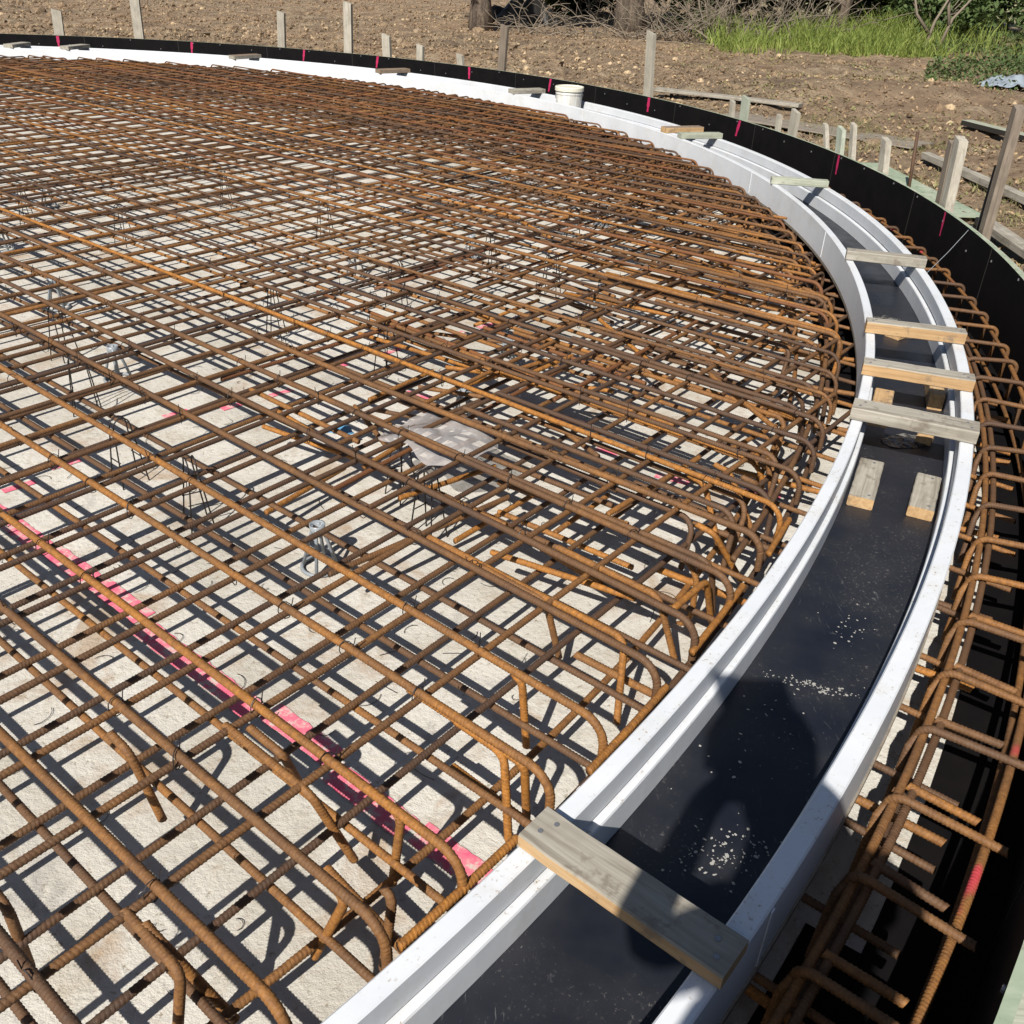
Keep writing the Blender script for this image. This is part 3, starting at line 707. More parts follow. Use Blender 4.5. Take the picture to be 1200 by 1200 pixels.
mb = MB(); tube(mb, [(.155 * math.cos(t), .155 * math.sin(t), .17 - .09 * math.sin((t + .3) / (math.pi) * math.pi * .85)) for t in np.linspace(-.3, math.pi - .0, 20)], .003, 5); mb.build('handle', M['steel'], bk, True)

# ------------------------------------------------------------------ bar chairs
def copy_tree(o, parent=None):
    c = o.copy(); COL.objects.link(c); c.parent = parent
    for ch in list(o.children): copy_tree(ch, c)
    return c
def plastic_chair():
    r0 = empty('bar_chair', (0, 0, FZ + .001)); tag(r0, 'grey plastic bar chair with a round foot standing under the mat', 'bar chair', 'grey plastic bar chairs')
    mb = MB(); P = [(.052 * math.cos(t), .052 * math.sin(t), .006) for t in np.linspace(0, 2 * math.pi, 25)]; tube(mb, P, .006, 6, cap=False); mb.build('foot_ring', M['gplastic'], r0, True)
    for k in range(4):
        a = k * math.pi / 2 + .4; mb = MB(); tube(mb, [(.05 * math.cos(a), .05 * math.sin(a), .006), (.018 * math.cos(a), .018 * math.sin(a), .12), (.016 * math.cos(a), .016 * math.sin(a), .142)], .0055, 6); mb.build('leg', M['gplastic'], r0, True)
    mb = MB(); lathe(mb, [(.0, .118), (.018, .118), (.021, .128), (.023, .146), (.019, .146), (.016, .133), (0, .131)], 14); mb.build('saddle', M['gplastic'], r0, True)
    return r0
def wire_chair():
    r0 = empty('wire_chair', (0, 0, FZ + .001)); tag(r0, 'dark wire hoop chair poking up through the mat', 'bar chair', 'dark wire bar chairs')
    for s_ in (-1, 1):
        mb = MB(); P = [(s_ * .035, -.045, 0), (s_ * .012, -.028, .20)] + [(s_ * .012, -.028 * math.cos(t), .20 + .03 * math.sin(t)) for t in np.linspace(0, math.pi, 10)[1:-1]] + [(s_ * .012, .028, .20), (s_ * .035, .045, 0)]
        tube(mb, P, .0024, 6); mb.build('hoop', M['wire'], r0, True)
    mb = MB(); tube(mb, [(-.03, -.036, .09), (.03, -.036, .09)], .002, 5); mb.build('cross_wire', M['wire'], r0, True)
    for q_ in ([(-.03, .036, .09), (.03, .036, .09)], [(-.014, 0, .229), (.014, 0, .229)]):
        mb = MB(); tube(mb, q_, .0022, 5); mb.build('cross_wire', M['wire'], r0, True)
    return r0
pc = plastic_chair(); wc = wire_chair()
PCH = [(-.54, 2.16), (-1.32, 1.02 + .55), (-.20, 3.12), (-.05, 3.65), (-2.2, 4.2), (-.9, 4.9), (-3.1, 6.1), (.35, 4.4), (-1.6, 3.4), (-1.95, 2.9), (-3.6, 4.6), (-2.6, 7.4), (.5, 6.2), (-4.6, 6.9), (-1.4, 6.9), (-.3, 5.3), (-2.9, 5.1)]
for i, (x, y) in enumerate(PCH):
    o = pc if i == 0 else copy_tree(pc); o.location = (x, y, FZ + .001); o.rotation_euler.z = random.random() * 3
WCH = [(-.95, 2.36), (-1.25, 2.6), (-.55, 3.6), (-.62, 4.45), (-1.6, 3.1), (-1.9, 3.6), (-.18, 5.0), (.15, 4.7), (-1.1, 3.95), (-.25, 2.35), (-2.3, 5.3), (-1.2, 5.6), (.3, 5.7), (-.36, 2.58), (-3.0, 5.6), (-2.0, 6.3)]
for i, (x, y) in enumerate(WCH):
    o = wc if i == 0 else copy_tree(wc); o.location = (x, y, FZ + .001); o.rotation_euler.z = random.random() * 3
# fallen wire chair pieces and tie-wire snips
mb = MB()
for i in range(260):
    a = random.uniform(-45, 5); p = pol(random.uniform(4.4, 6.95), a, FZ + .004); t0 = random.random() * 6.28; L = random.uniform(.02, .06); k = random.uniform(-2, 2)
    P = [p]
    for j in range(5): t0 += k * .35; p = p + arr(math.cos(t0), math.sin(t0), 0) * L / 4; P.append(p)
    tube(mb, P, .0009, 3)
tag(mb.build('wire_snips', M['wire']), 'tiny curled snips of tie wire scattered on the floor', None, None, 'stuff')
# tie wires at crossings near the camera
mb = MB()
nA = arr(-math.sin(R(141.7)), math.cos(R(141.7))); nB = arr(-math.sin(R(52.2)), math.cos(R(52.2)))
for oa in offA[:22]:
    for ob in offB[:26]:
        if random.random() < .35: continue
        x = np.linalg.solve(np.array([nA, nB]), arr(oa, ob))
        if np.linalg.norm(x - C2) > 6.9 or np.linalg.norm(x) > 4.5: continue
        t = random.random() * 3; c0 = arr(x[0], x[1], -.07); d = arr(math.cos(t), math.sin(t), 0)
        P = [c0 + d * .016 * math.cos(s) + arr(0, 0, .024 * math.sin(s)) for s in np.linspace(0, 5.2, 9)] + [c0 + d * .02 + arr(0, 0, .032)]
        tube(mb, P, .0014, 3)
tag(mb.build('tie_wires', M['wire']), 'small twisted wire ties on the crossings of the bars', None, None, 'stuff')

# clear plastic bag caught on the bars
def cloth(name, cx, cy, z0, sx, sy, rot, amp, m, label, cat, n=26, round_=True, seed=0, fr=14):
    V = []; F = []; ca, sa = math.cos(rot), math.sin(rot)
    for i in range(n + 1):
        for j in range(n + 1):
            u, v = i / n * 2 - 1, j / n * 2 - 1
            if round_:
                k = 1 + .22 * noise.noise(Vector((math.atan2(v, u) * 1.4, seed, 0))); U_ = u * math.sqrt(1 - v * v / 2.4) * k; W_ = v * math.sqrt(1 - u * u / 2.4) * k
            else: U_, W_ = u, v
            x = U_ * sx / 2; y = W_ * sy / 2
            z = z0 + amp * (abs(noise.noise(Vector((x * fr, y * fr, seed)))) * 1.4 + .5 * noise.noise(Vector((x * fr * 2.7, y * fr * 2.7, seed + 5)))) + amp * .8 * (1 - max(abs(u), abs(v)) ** 2)
            V.append((x * ca - y * sa, x * sa + y * ca, z))
    for i in range(n):
        for j in range(n): a = i * (n + 1) + j; F.append((a, a + 1, a + n + 2, a + n + 1))
    mb = MB(); mb.add(V, F); o = mb.build(name, m, None, True); o.location = (cx, cy, 0); return tag(o, label, cat)
cloth('plastic_bag', -.235, 2.60, -.125, .36, .30, R(-30), .04, M['bag'], 'crumpled clear plastic bag lying among the bars near the middle', 'plastic bag', seed=3, fr=4, n=36)
cloth('plastic_scrap', -.62, 2.92, FZ + .05, .09, .06, .3, .02, M['bluep'], 'small blue plastic scrap among the bars left of the clear bag', 'plastic scrap', n=10, seed=8)

def g_fleck(c, sx, sy, rot):
    def f():
        u, v = random.gauss(0, sx), random.gauss(0, sy)
        return c[0] + u * math.cos(rot) - v * math.sin(rot), c[1] + u * math.sin(rot) + v * math.cos(rot), -.1388
    return f
mb = MB()
scatter2 = [((0.402, 1.085), .05, .03, .3, 110), ((0.668, 1.539), .055, .007, -.3, 90), ((0.824, 1.753), .06, .03, .9, 35), ((0.506, 1.382), .12, .05, .9, 40)]  # first cluster paints the lit ripples of crumpled film as pale flecks
for c_, sx_, sy_, ro_, n_ in scatter2:
    g_ = g_fleck(c_, sx_, sy_, ro_); V = []; F = []
    for i in range(n_):
        x, y, z_ = g_(); rr_ = random.uniform(.0008, .0042) * (1.3 if random.random() < .1 else 1); b_ = len(V); kk = 6; ph_ = random.random() * 6; el = random.uniform(.4, 1)
        for j in range(kk):
            t = 2 * math.pi * j / kk; q_ = rr_ * random.uniform(.6, 1.2); V.append((x + q_ * math.cos(t) * math.cos(ph_) - q_ * el * math.sin(t) * math.sin(ph_), y + q_ * math.cos(t) * math.sin(ph_) + q_ * el * math.sin(t) * math.cos(ph_), z_ + i * 2e-6))
        F.append(tuple(range(b_, b_ + kk)))
    mb.add(V, F)
tag(mb.build('splashes_and_lit_ripples', M['splash_glint']), 'pale cement splashes and painted lit ripples of film on the black base', None, None, 'stuff')
cloth('film_offcut', 1.63, 3.93, -.1385, .30, .20, 1.9, .006, M['film2'], 'wet crumpled black film on the base below the split ended spacer', 'film scrap', seed=15, fr=26, n=36)
cloth('film_offcut', 1.30, 2.78, -.1385, .16, .10, .2, .004, M['film2'], 'small crumpled film scrap on the base between the two nearest upper spacers', 'film scrap', seed=16, fr=34, n=24)
# ------------------------------------------------------------------ stakes outside the wall
def stake(name, base, top, w_, t, label, m='wood', tip=None, pink=False):
    b = np.array(base, float); tp = np.array(top, float); out = b[:2] - C2; r_ = np.linalg.norm(out); out = out / r_
    s_ = (7.7485 + t / 2) / r_ * 1.0
    sh = out * (7.7485 + t / 2 - r_); b[:2] += sh; tp[:2] += sh
    g = -0.25; d = tp - b; b2 = b + d * ((g - b[2]) / d[2]); a = math.atan2(out[1], out[0])
    root = empty(name, tuple(b2), a); tag(root, label, 'stake')
    inv = Matrix.Rotation(-a, 3, 'Z'); e = np.array(inv @ Vector(tp - b2)); e[0] = max(e[0], -0.02)
    n = 8; V = []; F = []
    for i in range(n + 1):
        c = e * i / n; k = 1
        for x, y in ((-t / 2, -w_ / 2), (t / 2, -w_ / 2), (t / 2, w_ / 2), (-t / 2, w_ / 2)):
            V.append((c[0] + x * k, c[1] + y * k, c[2] + (y * .25 if i == n else 0)))
    for i in range(n):
        for j in range(4): j2 = (j + 1) % 4; F.append((i * 4 + j, i * 4 + j2, i * 4 + 4 + j2, i * 4 + 4 + j))
    F.append((0, 3, 2, 1)); F.append(tuple(n * 4 + j for j in range(4)))
    mb = MB(); mb.add(V, F); mb.build('post', M['v' + m], root)
    return root
ST = [((-6.076, 13.134, .093), (-6.057, 13.136, .383), .12, .04, 'pale short stake behind the wall at far left, above a pink wall mark', 'wood'),
 ((-5.058, 13.156, .131), (-5.04, 13.155, .75), .12, .04, 'tall pale stake at far left running out of the top of the picture', 'wood'),
 ((-3.153, 12.83, .103), (-3.126, 12.821, .491), .10, .04, 'pale stake of middle height, third from the left behind the wall', 'wood'),
 ((-2.259, 12.496, .098), (-2.238, 12.487, .639), .11, .04, 'tall slim pale stake, fourth from the left behind the wall', 'wood'),
 ((-1.753, 12.249, .12), (-1.757, 12.251, .329), .11, .04, 'stubby pale stake just right of the fourth, tall slim one', 'wood'),
 ((-1.327, 12.004, .102), (-1.325, 12.002, .255), .09, .04, 'very short pale stake between two other stubby stakes at top centre', 'wood'),
 ((-.83, 11.669, .116), (-.841, 11.677, .203), .08, .04, 'shortest pale stake stub barely showing above the wall, left of the grey leaning stake', 'wood'),
 ((-.347, 11.284, .101), (-.323, 11.263, .54), .10, .035, 'grey stake in front of the black plastic and the left tree trunk', 'woodb'),
 ((1.104, 9.616, .112), (1.081, 9.651, .631), .105, .035, 'tall pale stake right of the bucket, above a pink wall mark', 'wood'),
 ((1.702, 8.496, .115), (1.696, 8.509, .213), .045, .03, 'thin stub beside the green tipped peg', 'wood'),
 ((1.771, 8.331, .08), (1.769, 8.335, .264), .09, .03, 'green tipped peg above a bright pink mark on the wall', 'woodg'),
 ((2.0, 7.86, .091), (2.0, 7.88, .20), .045, .03, 'thin pale peg just left of the wide pale peg', 'wood'),
 ((2.013, 7.64, .091), (2.013, 7.64, .262), .095, .03, 'wide pale peg leaning right, in front of the grey plywood sheet', 'wood'),
 ((2.143, 7.147, .103), (2.127, 7.216, .237), .035, .03, 'thin peg left of the wide green grey peg', 'wood'),
 ((2.185, 6.953, .092), (2.178, 6.986, .245), .08, .03, 'wide green grey peg between two thin pegs', 'woodg'),
 ((2.218, 6.779, .123), (2.207, 6.837, .295), .05, .03, 'thin pale peg right of the wide green grey peg', 'wood'),
 ((2.285, 6.319, .09), (2.279, 6.371, .274), .075, .04, 'pale two faced peg left of the thin rusty one', 'wood'),
 ((2.337, 5.379, .088), (2.337, 5.424, .432), .075, .05, 'thick pale stake, the lighter of a close pair left of the black steel picket', 'wood'),
 ((2.330, 5.46, .088), (2.330, 5.505, .40), .06, .04, 'brown stake pressed against the back of a thicker pale one', 'woodb'),
 ((2.312, 4.802, .098), (2.315, 4.836, .667), .060, .045, 'tallest brown stake, just right of the black steel picket', 'woodb'),
 ((2.249, 4.12, .108), (2.267, 4.24, .29), .06, .045, 'stake cut by the right edge of the picture', 'woodb')]
for b, t_, w_, th, lab, m in ST: stake('stake', b, t_, w_, th, lab, m)
# rusty rod peg
mb = MB(); tube(mb, [(2.50, 6.28, -.1), (2.49, 6.36, .33)], .011, 6, 0); tag(mb.build('steel_peg', M['rust3'], None, True, loc=(2.50, 6.28, -.1)), 'thin rusty steel peg standing beside a pale two faced peg', 'steel peg')
# star picket with holes
sp = empty('star_picket', (2.39, 4.95, -.2)); tag(sp, 'black steel star picket with small holes standing behind the wall', 'star picket')
mb = MB()
for k in range(3):
    a = k * 2 * math.pi / 3 + .5; mb.box((.012 * math.cos(a), .012 * math.sin(a), .29), (.024, .004, .58), Matrix.Rotation(a, 3, 'Z'))
mb.build('blade', M['blacksteel'], sp)
for k in range(6):
    hb = MB(); a = -1.59 - .0; z_ = .34 + k * .04
    tube(hb, [(.013, -.006, z_), (.013, -.010, z_)], .0035, 6); hb.build('hole', M['steel'], sp)
# string line
mb = MB(); p0 = pol(7.45, -6.5, -.09); p1 = pol(7.70, -4.6, .11); tube(mb, [p0, (p0 + p1) / 2 + arr(0, 0, -.01), p1], .0016, 4)
tag(mb.build('string_line', M['gplastic'], None, False, loc=tuple(p1)), 'thin pale string from the cage to the top of the black wall', 'string')

# timbers lying on the soil
def lying(name, p, q, w_, t, label, mats, cat='timber board', dz=0.0):
    z_ = max(gz(*p), gz(*q)) + dz; return timber(name, p, q, w_, t, z_, label, cat, mats, 0)
lying('timber_board', (1.30, 10.55), (2.62, 9.72), .14, .03, 'long pale board lying on the soil above the wall right of the bucket', ('wood', 'wood'), dz=.02)
lying('timber_board', (4.0, 9.15), (4.35, 7.8), .11, .045, 'green grey board with a dark end lying on the orange soil at the right', ('woodg', 'blacksteel'), dz=.02)
lying('timber_board', (3.0, 7.4), (3.12, 5.55), .07, .045, 'narrow whitish board lying on the thin grass behind the stakes', ('wood', 'wood'), dz=.03)
lying('timber_board', (2.58, 5.35), (2.50, 3.9), .09, .04, 'pale board lying flat just behind the wall by the tallest stake', ('wood', 'wood'), dz=.05)
lying('plywood_sheet', (1.85, 9.35), (3.2, 8.0), .42, .012, 'grey weathered plywood sheet lying on the soil behind the small pegs', ('ply', 'ply'), 'plywood sheet', dz=.02)
lying('plywood_sheet', (2.52, 7.2), (2.62, 5.6), .20, .012, 'narrow green grey plywood strip lying along the back of the wall', ('plyedge', 'plyedge'), 'plywood strip', dz=.03)
cloth('plastic_sheet', 6.05, 12.75, .02, .95, .6, .3, .10, M['sheet'], 'pale blue grey plastic sheet heaped on the weeds at the right edge', 'plastic sheet', seed=2, fr=5)
# black plastic thrown over a stump
o = cloth('black_plastic', -.25, 20.6, -.02, 1.5, .9, .5, .36, M['blacksteel'], 'torn piece of black plastic on the bank beside the left tree trunk', 'black plastic', seed=11, fr=2.2)

# ------------------------------------------------------------------ soil clods, litter, grass
ICO = [(0, 0, 1), (.894, 0, .447), (.276, .851, .447), (-.724, .526, .447), (-.724, -.526, .447), (.276, -.851, .447), (.724, .526, -.447), (-.276, .851, -.447), (-.894, 0, -.447), (-.276, -.851, -.447), (.724, -.526, -.447), (0, 0, -1)]
ICF = [(0, 1, 2), (0, 2, 3), (0, 3, 4), (0, 4, 5), (0, 5, 1), (1, 6, 2), (2, 7, 3), (3, 8, 4), (4, 9, 5), (5, 10, 1), (6, 7, 2), (7, 8, 3), (8, 9, 4), (9, 10, 5), (10, 6, 1), (11, 7, 6), (11, 8, 7), (11, 9, 8), (11, 10, 9), (11, 6, 10)]
ICO = np.array(ICO)
def field(lo=8.0, hi=26, a0=-12, a1=118, p=1.7):
    r_ = lo + (hi - lo) * random.random() ** p; q = pol(r_, random.uniform(a0, a1)); return q[0], q[1]
mb = MB()
for i in range(15000):
    x, y = field(7.85, 26); d = math.hypot(x, y); s_ = random.uniform(.006, .022) * (1 + d * .05) * (2.4 if random.random() < .05 else 1)
    if x > 2.2 and random.random() < .45: continue
    V = ICO * (np.random.RandomState(i).uniform(.6, 1.3, (12, 1))) * arr(1, 1, .7) * s_ + arr(x, y, gz(x, y) + s_ * .15); mb.add(V, ICF)
tag(mb.build('soil_clods', M['dirt']), 'loose clods and stones strewn over the soil', None, None, 'stuff')
mb = MB()
for i in range(2600):
    x, y = field(7.85, 16, p=2.2)
    if x > 2.4 and random.random() < .6 or noise.noise(Vector((x * .6, y * .6, 5))) < .08: continue
    s_ = random.uniform(.008, .035) * random.uniform(.5, 1.6)
    mb.add(ICO * (np.random.RandomState(i + 50000).uniform(.6, 1.3, (12, 1))) * arr(1, 1, .7) * s_ + arr(x, y, gz(x, y) + s_ * .3), ICF)
tag(mb.build('pale_rubble', M['rubble']), 'pale yellowish stones and broken clay heaped behind the black wall', None, None, 'stuff')
def scatter(mb, n, gen, smin, smax, up=.35, thin=1.0):
    V = []; F = []; b = 0
    for i in range(n):
        g = gen()
        if g is None: continue
        x, y, z_ = g; s_ = random.uniform(smin, smax); t = random.random() * 6.283; e = random.uniform(-up, up); f2 = random.uniform(-up, up)
        ax = arr(math.cos(t), math.sin(t), e) * s_; ay = arr(-math.sin(t), math.cos(t), f2) * s_ * .45 * thin; c = arr(x, y, z_)
        V += [c - ax, c - ay, c + ax, c + ay + arr(0, 0, s_ * .2)]; F.append((b, b + 1, b + 2, b + 3)); b += 4
    mb.add(V, F)
def g_lit():
    x, y = field(7.85, 28, p=1.3); d = math.hypot(x, y)
    return x, y, gz(x, y) + .012 + random.random() * .012
mb = MB(); scatter(mb, 52000, g_lit, .006, .026, .8)
tag(mb.build('leaf_litter', M['litter']), 'dry straw and leaf litter over the bank', None, None, 'stuff')
def blades(mb, n, gen, h0, h1, w_, lean=.35):
    V = []; F = []; b = 0
    for i in range(n):
        g = gen()
        if g is None: continue
        x, y, z_ = g; h_ = random.uniform(h0, h1) * (.55 + .9 * abs(noise.noise(Vector((x * 1.1, y * 1.1, 6)))) + .5 * max(0, min(1, (y - 17.2) / 2.5)) if h1 > .3 else 1); t = random.random() * 6.283; l1 = random.gauss(0, lean) * h_; l2 = random.gauss(0, lean) * h_
        dx, dy = math.cos(t) * w_, math.sin(t) * w_
        V += [(x - dx, y - dy, z_), (x + dx, y + dy, z_), (x + dx * .7 + l1 * .4, y + dy * .7 + l2 * .4, z_ + h_ * .6), (x - dx * .7 + l1 * .4, y - dy * .7 + l2 * .4, z_ + h_ * .6), (x + l1, y + l2, z_ + h_)]
        F += [(b, b + 1, b + 2, b + 3), (b + 3, b + 2, b + 4)]; b += 5
    mb.add(V, F)
def g_grass():
    x = random.uniform(3.0, 9.5); y = random.uniform(15.3, 24)
    lim = 16.4 + .25 * max(0, x - 4.5) + .9 * noise.noise(Vector((x * .8, 1, 1)))
    if x > 6.9 + .9 * noise.noise(Vector((y * .9, 3, 3))) and random.random() < .93: return None
    if x < 4.6 and random.random() < .6: return None
    if y < lim + .5 * random.random() or y > 19.6 + max(0, x - 6.2) * 1.0 + noise.noise(Vector((x, 7, 7))) or (noise.noise(Vector((x * .7, y * .7, 4))) < -.25): return None
    return x, y, gz(x, y) - .01
mb = MB(); blades(mb, 42000, g_grass, .06, .50, .009, .5)
tag(mb.build('grass_patch', M['grass']), 'tall bright green grass at the foot of the thicket', None, None, 'stuff')
def g_dry():
    x = random.uniform(2.4, 5.5); y = random.uniform(3.5, 9.2)
    if math.hypot(x - CX, y - CY) < 7.86 or noise.noise(Vector((x * 1.3, y * 1.3, 2))) < -.05 or x > 3.6 + .25 * noise.noise(Vector((y, 0, 0))) : return None
    return x, y, gz(x, y)
mb = MB(); blades(mb, 16000, g_dry, .015, .06, .0025, .7)
tag(mb.build('thin_grass', M['drygrass']), 'thin trampled grass behind the black wall at the right', None, None, 'stuff')
def g_weed():
    x = random.uniform(4.2, 15); y = random.uniform(11, 26); k = noise.noise(Vector((x * .55, y * .55, 9)))
    e = (y - 10.6) / 1.0 if x > 4.6 else (y - 12.2)
    if x < 4.6 + max(0, 13.4 - y) * .7 - k * 2 + random.gauss(0, .35) or k < -.10 - .25 * random.random() or y < 11.2 or x * 2.6 < y - 0.0 : return None
    return x, y, gz(x, y) + random.random() ** 2 * (.12 + .35 * max(0, k))
def g_weed2():
    x, y = field(7.9, 20, -10, 60, 1.2)
    if x < 2.0 or noise.noise(Vector((x * .9, y * .9, 13))) < .12: return None
    return x, y, gz(x, y) + random.random() * .03
mb = MB(); scatter(mb, 30000, g_weed2, .008, .022, 1.0, 1.2); tag(mb.build('scattered_weeds', M['drygrass']), 'small scattered dry weeds on the bank at the right', None, None, 'stuff')
mb = MB(); scatter(mb, 90000, g_weed, .010, .034, 1.0, 1.3)
tag(mb.build('ground_weeds', M['weed']), 'low green weeds creeping over the soil at the right', None, None, 'stuff')

# ------------------------------------------------------------------ trees, thicket and brush
def tree(x, y, rad, h, label, crown_r, crown_z, nl, seed, name='tree', lean=0.0):
    rnd = random.Random(seed); g = gz(x, y) - .1; root = empty(name, (x, y, g)); tag(root, label, 'tree')
    mb = MB(); P = []; rr = []
    for i in range(9):
        t = i / 8; P.append((lean * t * h + .06 * math.sin(i * 1.3 + seed), .05 * math.cos(i * 1.7), h * t)); rr.append(rad * (1.35 if i == 0 else 1.05 - .55 * t))
    tube(mb, P, np.array(rr), 14)
    limbs = []
    for k in range(9):
        a = rnd.random() * 6.283; z0 = h * rnd.uniform(.55, .98); L = crown_r * rnd.uniform(.5, .95); q = arr(lean * z0, 0, z0); Q = [q]
        for j in range(4): q = q + arr(math.cos(a + rnd.uniform(-.4, .4)), math.sin(a + rnd.uniform(-.4, .4)), .5 + rnd.uniform(-.1, .4)) * L / 4; Q.append(q)
        tube(mb, Q, np.linspace(rad * .33, rad * .08, 5), 6); limbs.append(Q)
    mb.build('trunk', M['bark'], root, True)
    mb = MB(); cl = [np.array(Q[j]) + arr(rnd.uniform(-.6, .6), rnd.uniform(-.6, .6), rnd.uniform(-.3, .6)) for Q in limbs for j in (2, 3, 4)]
    V = []; F = []; b = 0
    for i in range(nl):
        c = cl[i % len(cl)] + np.array([rnd.gauss(0, .45), rnd.gauss(0, .45), rnd.gauss(0, .35)]) * crown_r * .3
        s_ = rnd.uniform(.09, .18); t = rnd.random() * 6.28; e = rnd.uniform(-1, 1)
        ax = arr(math.cos(t), math.sin(t), e) * s_; ay = arr(-math.sin(t), math.cos(t), rnd.uniform(-1, 1)) * s_ * .6
        V += [c - ax, c - ay, c + ax, c + ay]; F.append((b, b + 1, b + 2, b + 3)); b += 4
    mb.add(V, F); mb.build('crown', M['leaf'], root)
tree(-1.02, 19.2, .19, 4.6, 'rough barked tree trunk at top centre beside the black plastic', 2.2, 4.5, 5000, 1)
tree(1.86, 20.4, .27, 5.0, 'broad tree trunk at the top, left end of the bare brush', 2.8, 5, 7000, 2)
tree(3.9, 20.9, .17, 3.6, 'slim dark trunk standing inside the thicket', 3.2, 4, 16000, 3)
tree(6.4, 21.9, .19, 3.6, 'shaded trunk behind the tall green grass', 3.4, 4, 16000, 4)
tree(9.6, 25.5, .2, 4.6, 'forked trunk at the right end of the thicket', 3.0, 4, 8000, 5)
def bush(x, y, rx, ry, h, n, m, label, seed, s0=.05, s1=.11, name='bush'):
    rnd = random.Random(seed); g = gz(x, y); root = empty(name, (x, y, g)); tag(root, label, 'bush')
    mb = MB()
    for k in range(14):
        a = rnd.random() * 6.28; rr = rnd.uniform(.3, .9); tube(mb, [(0, 0, -.05), (rx * rr * .5 * math.cos(a), ry * rr * .5 * math.sin(a), h * .5), (rx * rr * math.cos(a), ry * rr * math.sin(a), h * rnd.uniform(.6, 1))], np.array([.025, .015, .006]), 5)
    mb.build('stems', M['twig'], root, True)
    V = []; F = []; b = 0; cl = [(rnd.uniform(-1, 1) * rx * .8, rnd.uniform(-1, 1) * ry * .8, h * rnd.uniform(.15, .95)) for _ in range(16)]
    for i in range(n):
        c = np.array(cl[i % 16]) + np.array([rnd.gauss(0, .2) * rx, rnd.gauss(0, .2) * ry, rnd.gauss(0, .16) * h]); c[2] = max(.02, c[2])
        s_ = rnd.uniform(s0, s1); t = rnd.random() * 6.28
        ax = arr(math.cos(t), math.sin(t), rnd.uniform(-1, 1)) * s_; ay = arr(-math.sin(t), math.cos(t), rnd.uniform(-1, 1)) * s_ * .6
        V += [c - ax, c - ay, c + ax, c + ay]; F.append((b, b + 1, b + 2, b + 3)); b += 4
    mb = MB(); mb.add(V, F); mb.build('foliage', M[m], root)
bush(4.0, 21.9, 2.0, 1.0, 2.2, 6000, 'leaf', 'dark bush behind the bare brush, nearest the broad trunk', 21)
bush(6.6, 23.0, 2.2, 1.0, 2.4, 7000, 'leaf', 'dark bush filling the middle of the thicket', 22)
bush(9.4, 24.8, 2.0, 1.1, 2.2, 6000, 'leaf', 'dark bush at the right of the thicket above the tall grass', 23)
bush(1.0, 26.0, 1.6, 1.0, 1.2, 3500, 'leaf', 'green bush showing between the two tree trunks', 24)
bush(10.6, 19.6, 1.5, 1.3, .75, 6000, 'weed', 'low leafy green bush at the right edge of the picture', 25, .03, .07)
bush(8.3, 21.8, 1.0, .7, .9, 3500, 'weed', 'yellow green bush between the tall grass and the pale sapling', 26, .03, .07)
def brush(x, y, r_, h, n, label, seed, name='bare_brush', thick=.010):
    rnd = random.Random(seed); root_loc = (x, y, gz(x, y)); mb = MB()
    for k in range(n):
        p = arr(rnd.uniform(-r_, r_), rnd.uniform(-.6, .6), 0); a = rnd.uniform(-1.2, 1.2) + (math.pi if rnd.random() < .5 else 0); el = rnd.uniform(.25, 1.3)
        L = rnd.uniform(.6, 1.6) * h; P = [p]; d = arr(math.cos(a) * math.cos(el), math.sin(a) * math.cos(el) * .6, math.sin(el))
        for j in range(7): d = d + np.array([rnd.gauss(0, .12), rnd.gauss(0, .12), rnd.gauss(-.07, .12)]); p = p + d * L / 7; p[2] = max(p[2], .02); P.append(p)
        t0 = thick * rnd.uniform(.5, 1.7); tube(mb, P, np.linspace(t0, t0 * .3, 8), 4)
        for s_ in range(3):
            q = P[rnd.randint(2, 6)]; dd = arr(rnd.uniform(-1, 1), rnd.uniform(-.6, .6), rnd.uniform(-.2, 1)); tube(mb, [q, q + dd * .2 * h, q + dd * .36 * h + arr(0, 0, -.05)], np.array([t0 * .5, t0 * .35, t0 * .2]), 3)
    o = mb.build(name, M['twig'], None, True); o.location = root_loc; tag(o, label, 'brush'); return o
brush(.6, 18.8, 1.0, .8, 46, 'low tangle of bare twigs between the two tree trunks', 31)
brush(2.6, 18.6, 1.0, 1.2, 64, 'tangle of bare grey branches in front of the broad trunk', 32)
brush(3.7, 18.9, .9, 1.5, 60, 'tall bare branches arching over the middle of the brush pile', 33)
brush(4.9, 19.9, .8, 1.5, 40, 'bare branches at the right end of the brush above the grass', 34)
brush(1.6, 22.4, 1.2, 1.2, 26, 'bare twigs behind the broad trunk', 35)
mb = MB()
for q in ([(0, 0, -.1), (.10, 0, .5), (.35, 0, 1.1)], [(0.25, .05, -.1), (.42, .05, .55), (.75, 0, 1.0)], [(.38, .05, .45), (.30, .1, .8), (.42, .1, 1.3)], [(.05, 0, .3), (-.25, 0, .6), (-.4, 0, 1.0)]):
    tube(mb, q, np.array([.035, .025, .012]), 6)
o = mb.build('bare_sapling', M['twig'], None, True); o.location = (7.0, 18.6, gz(7.0, 18.6)); tag(o, 'pale bare sapling with forked stems standing in the tall grass', 'sapling')

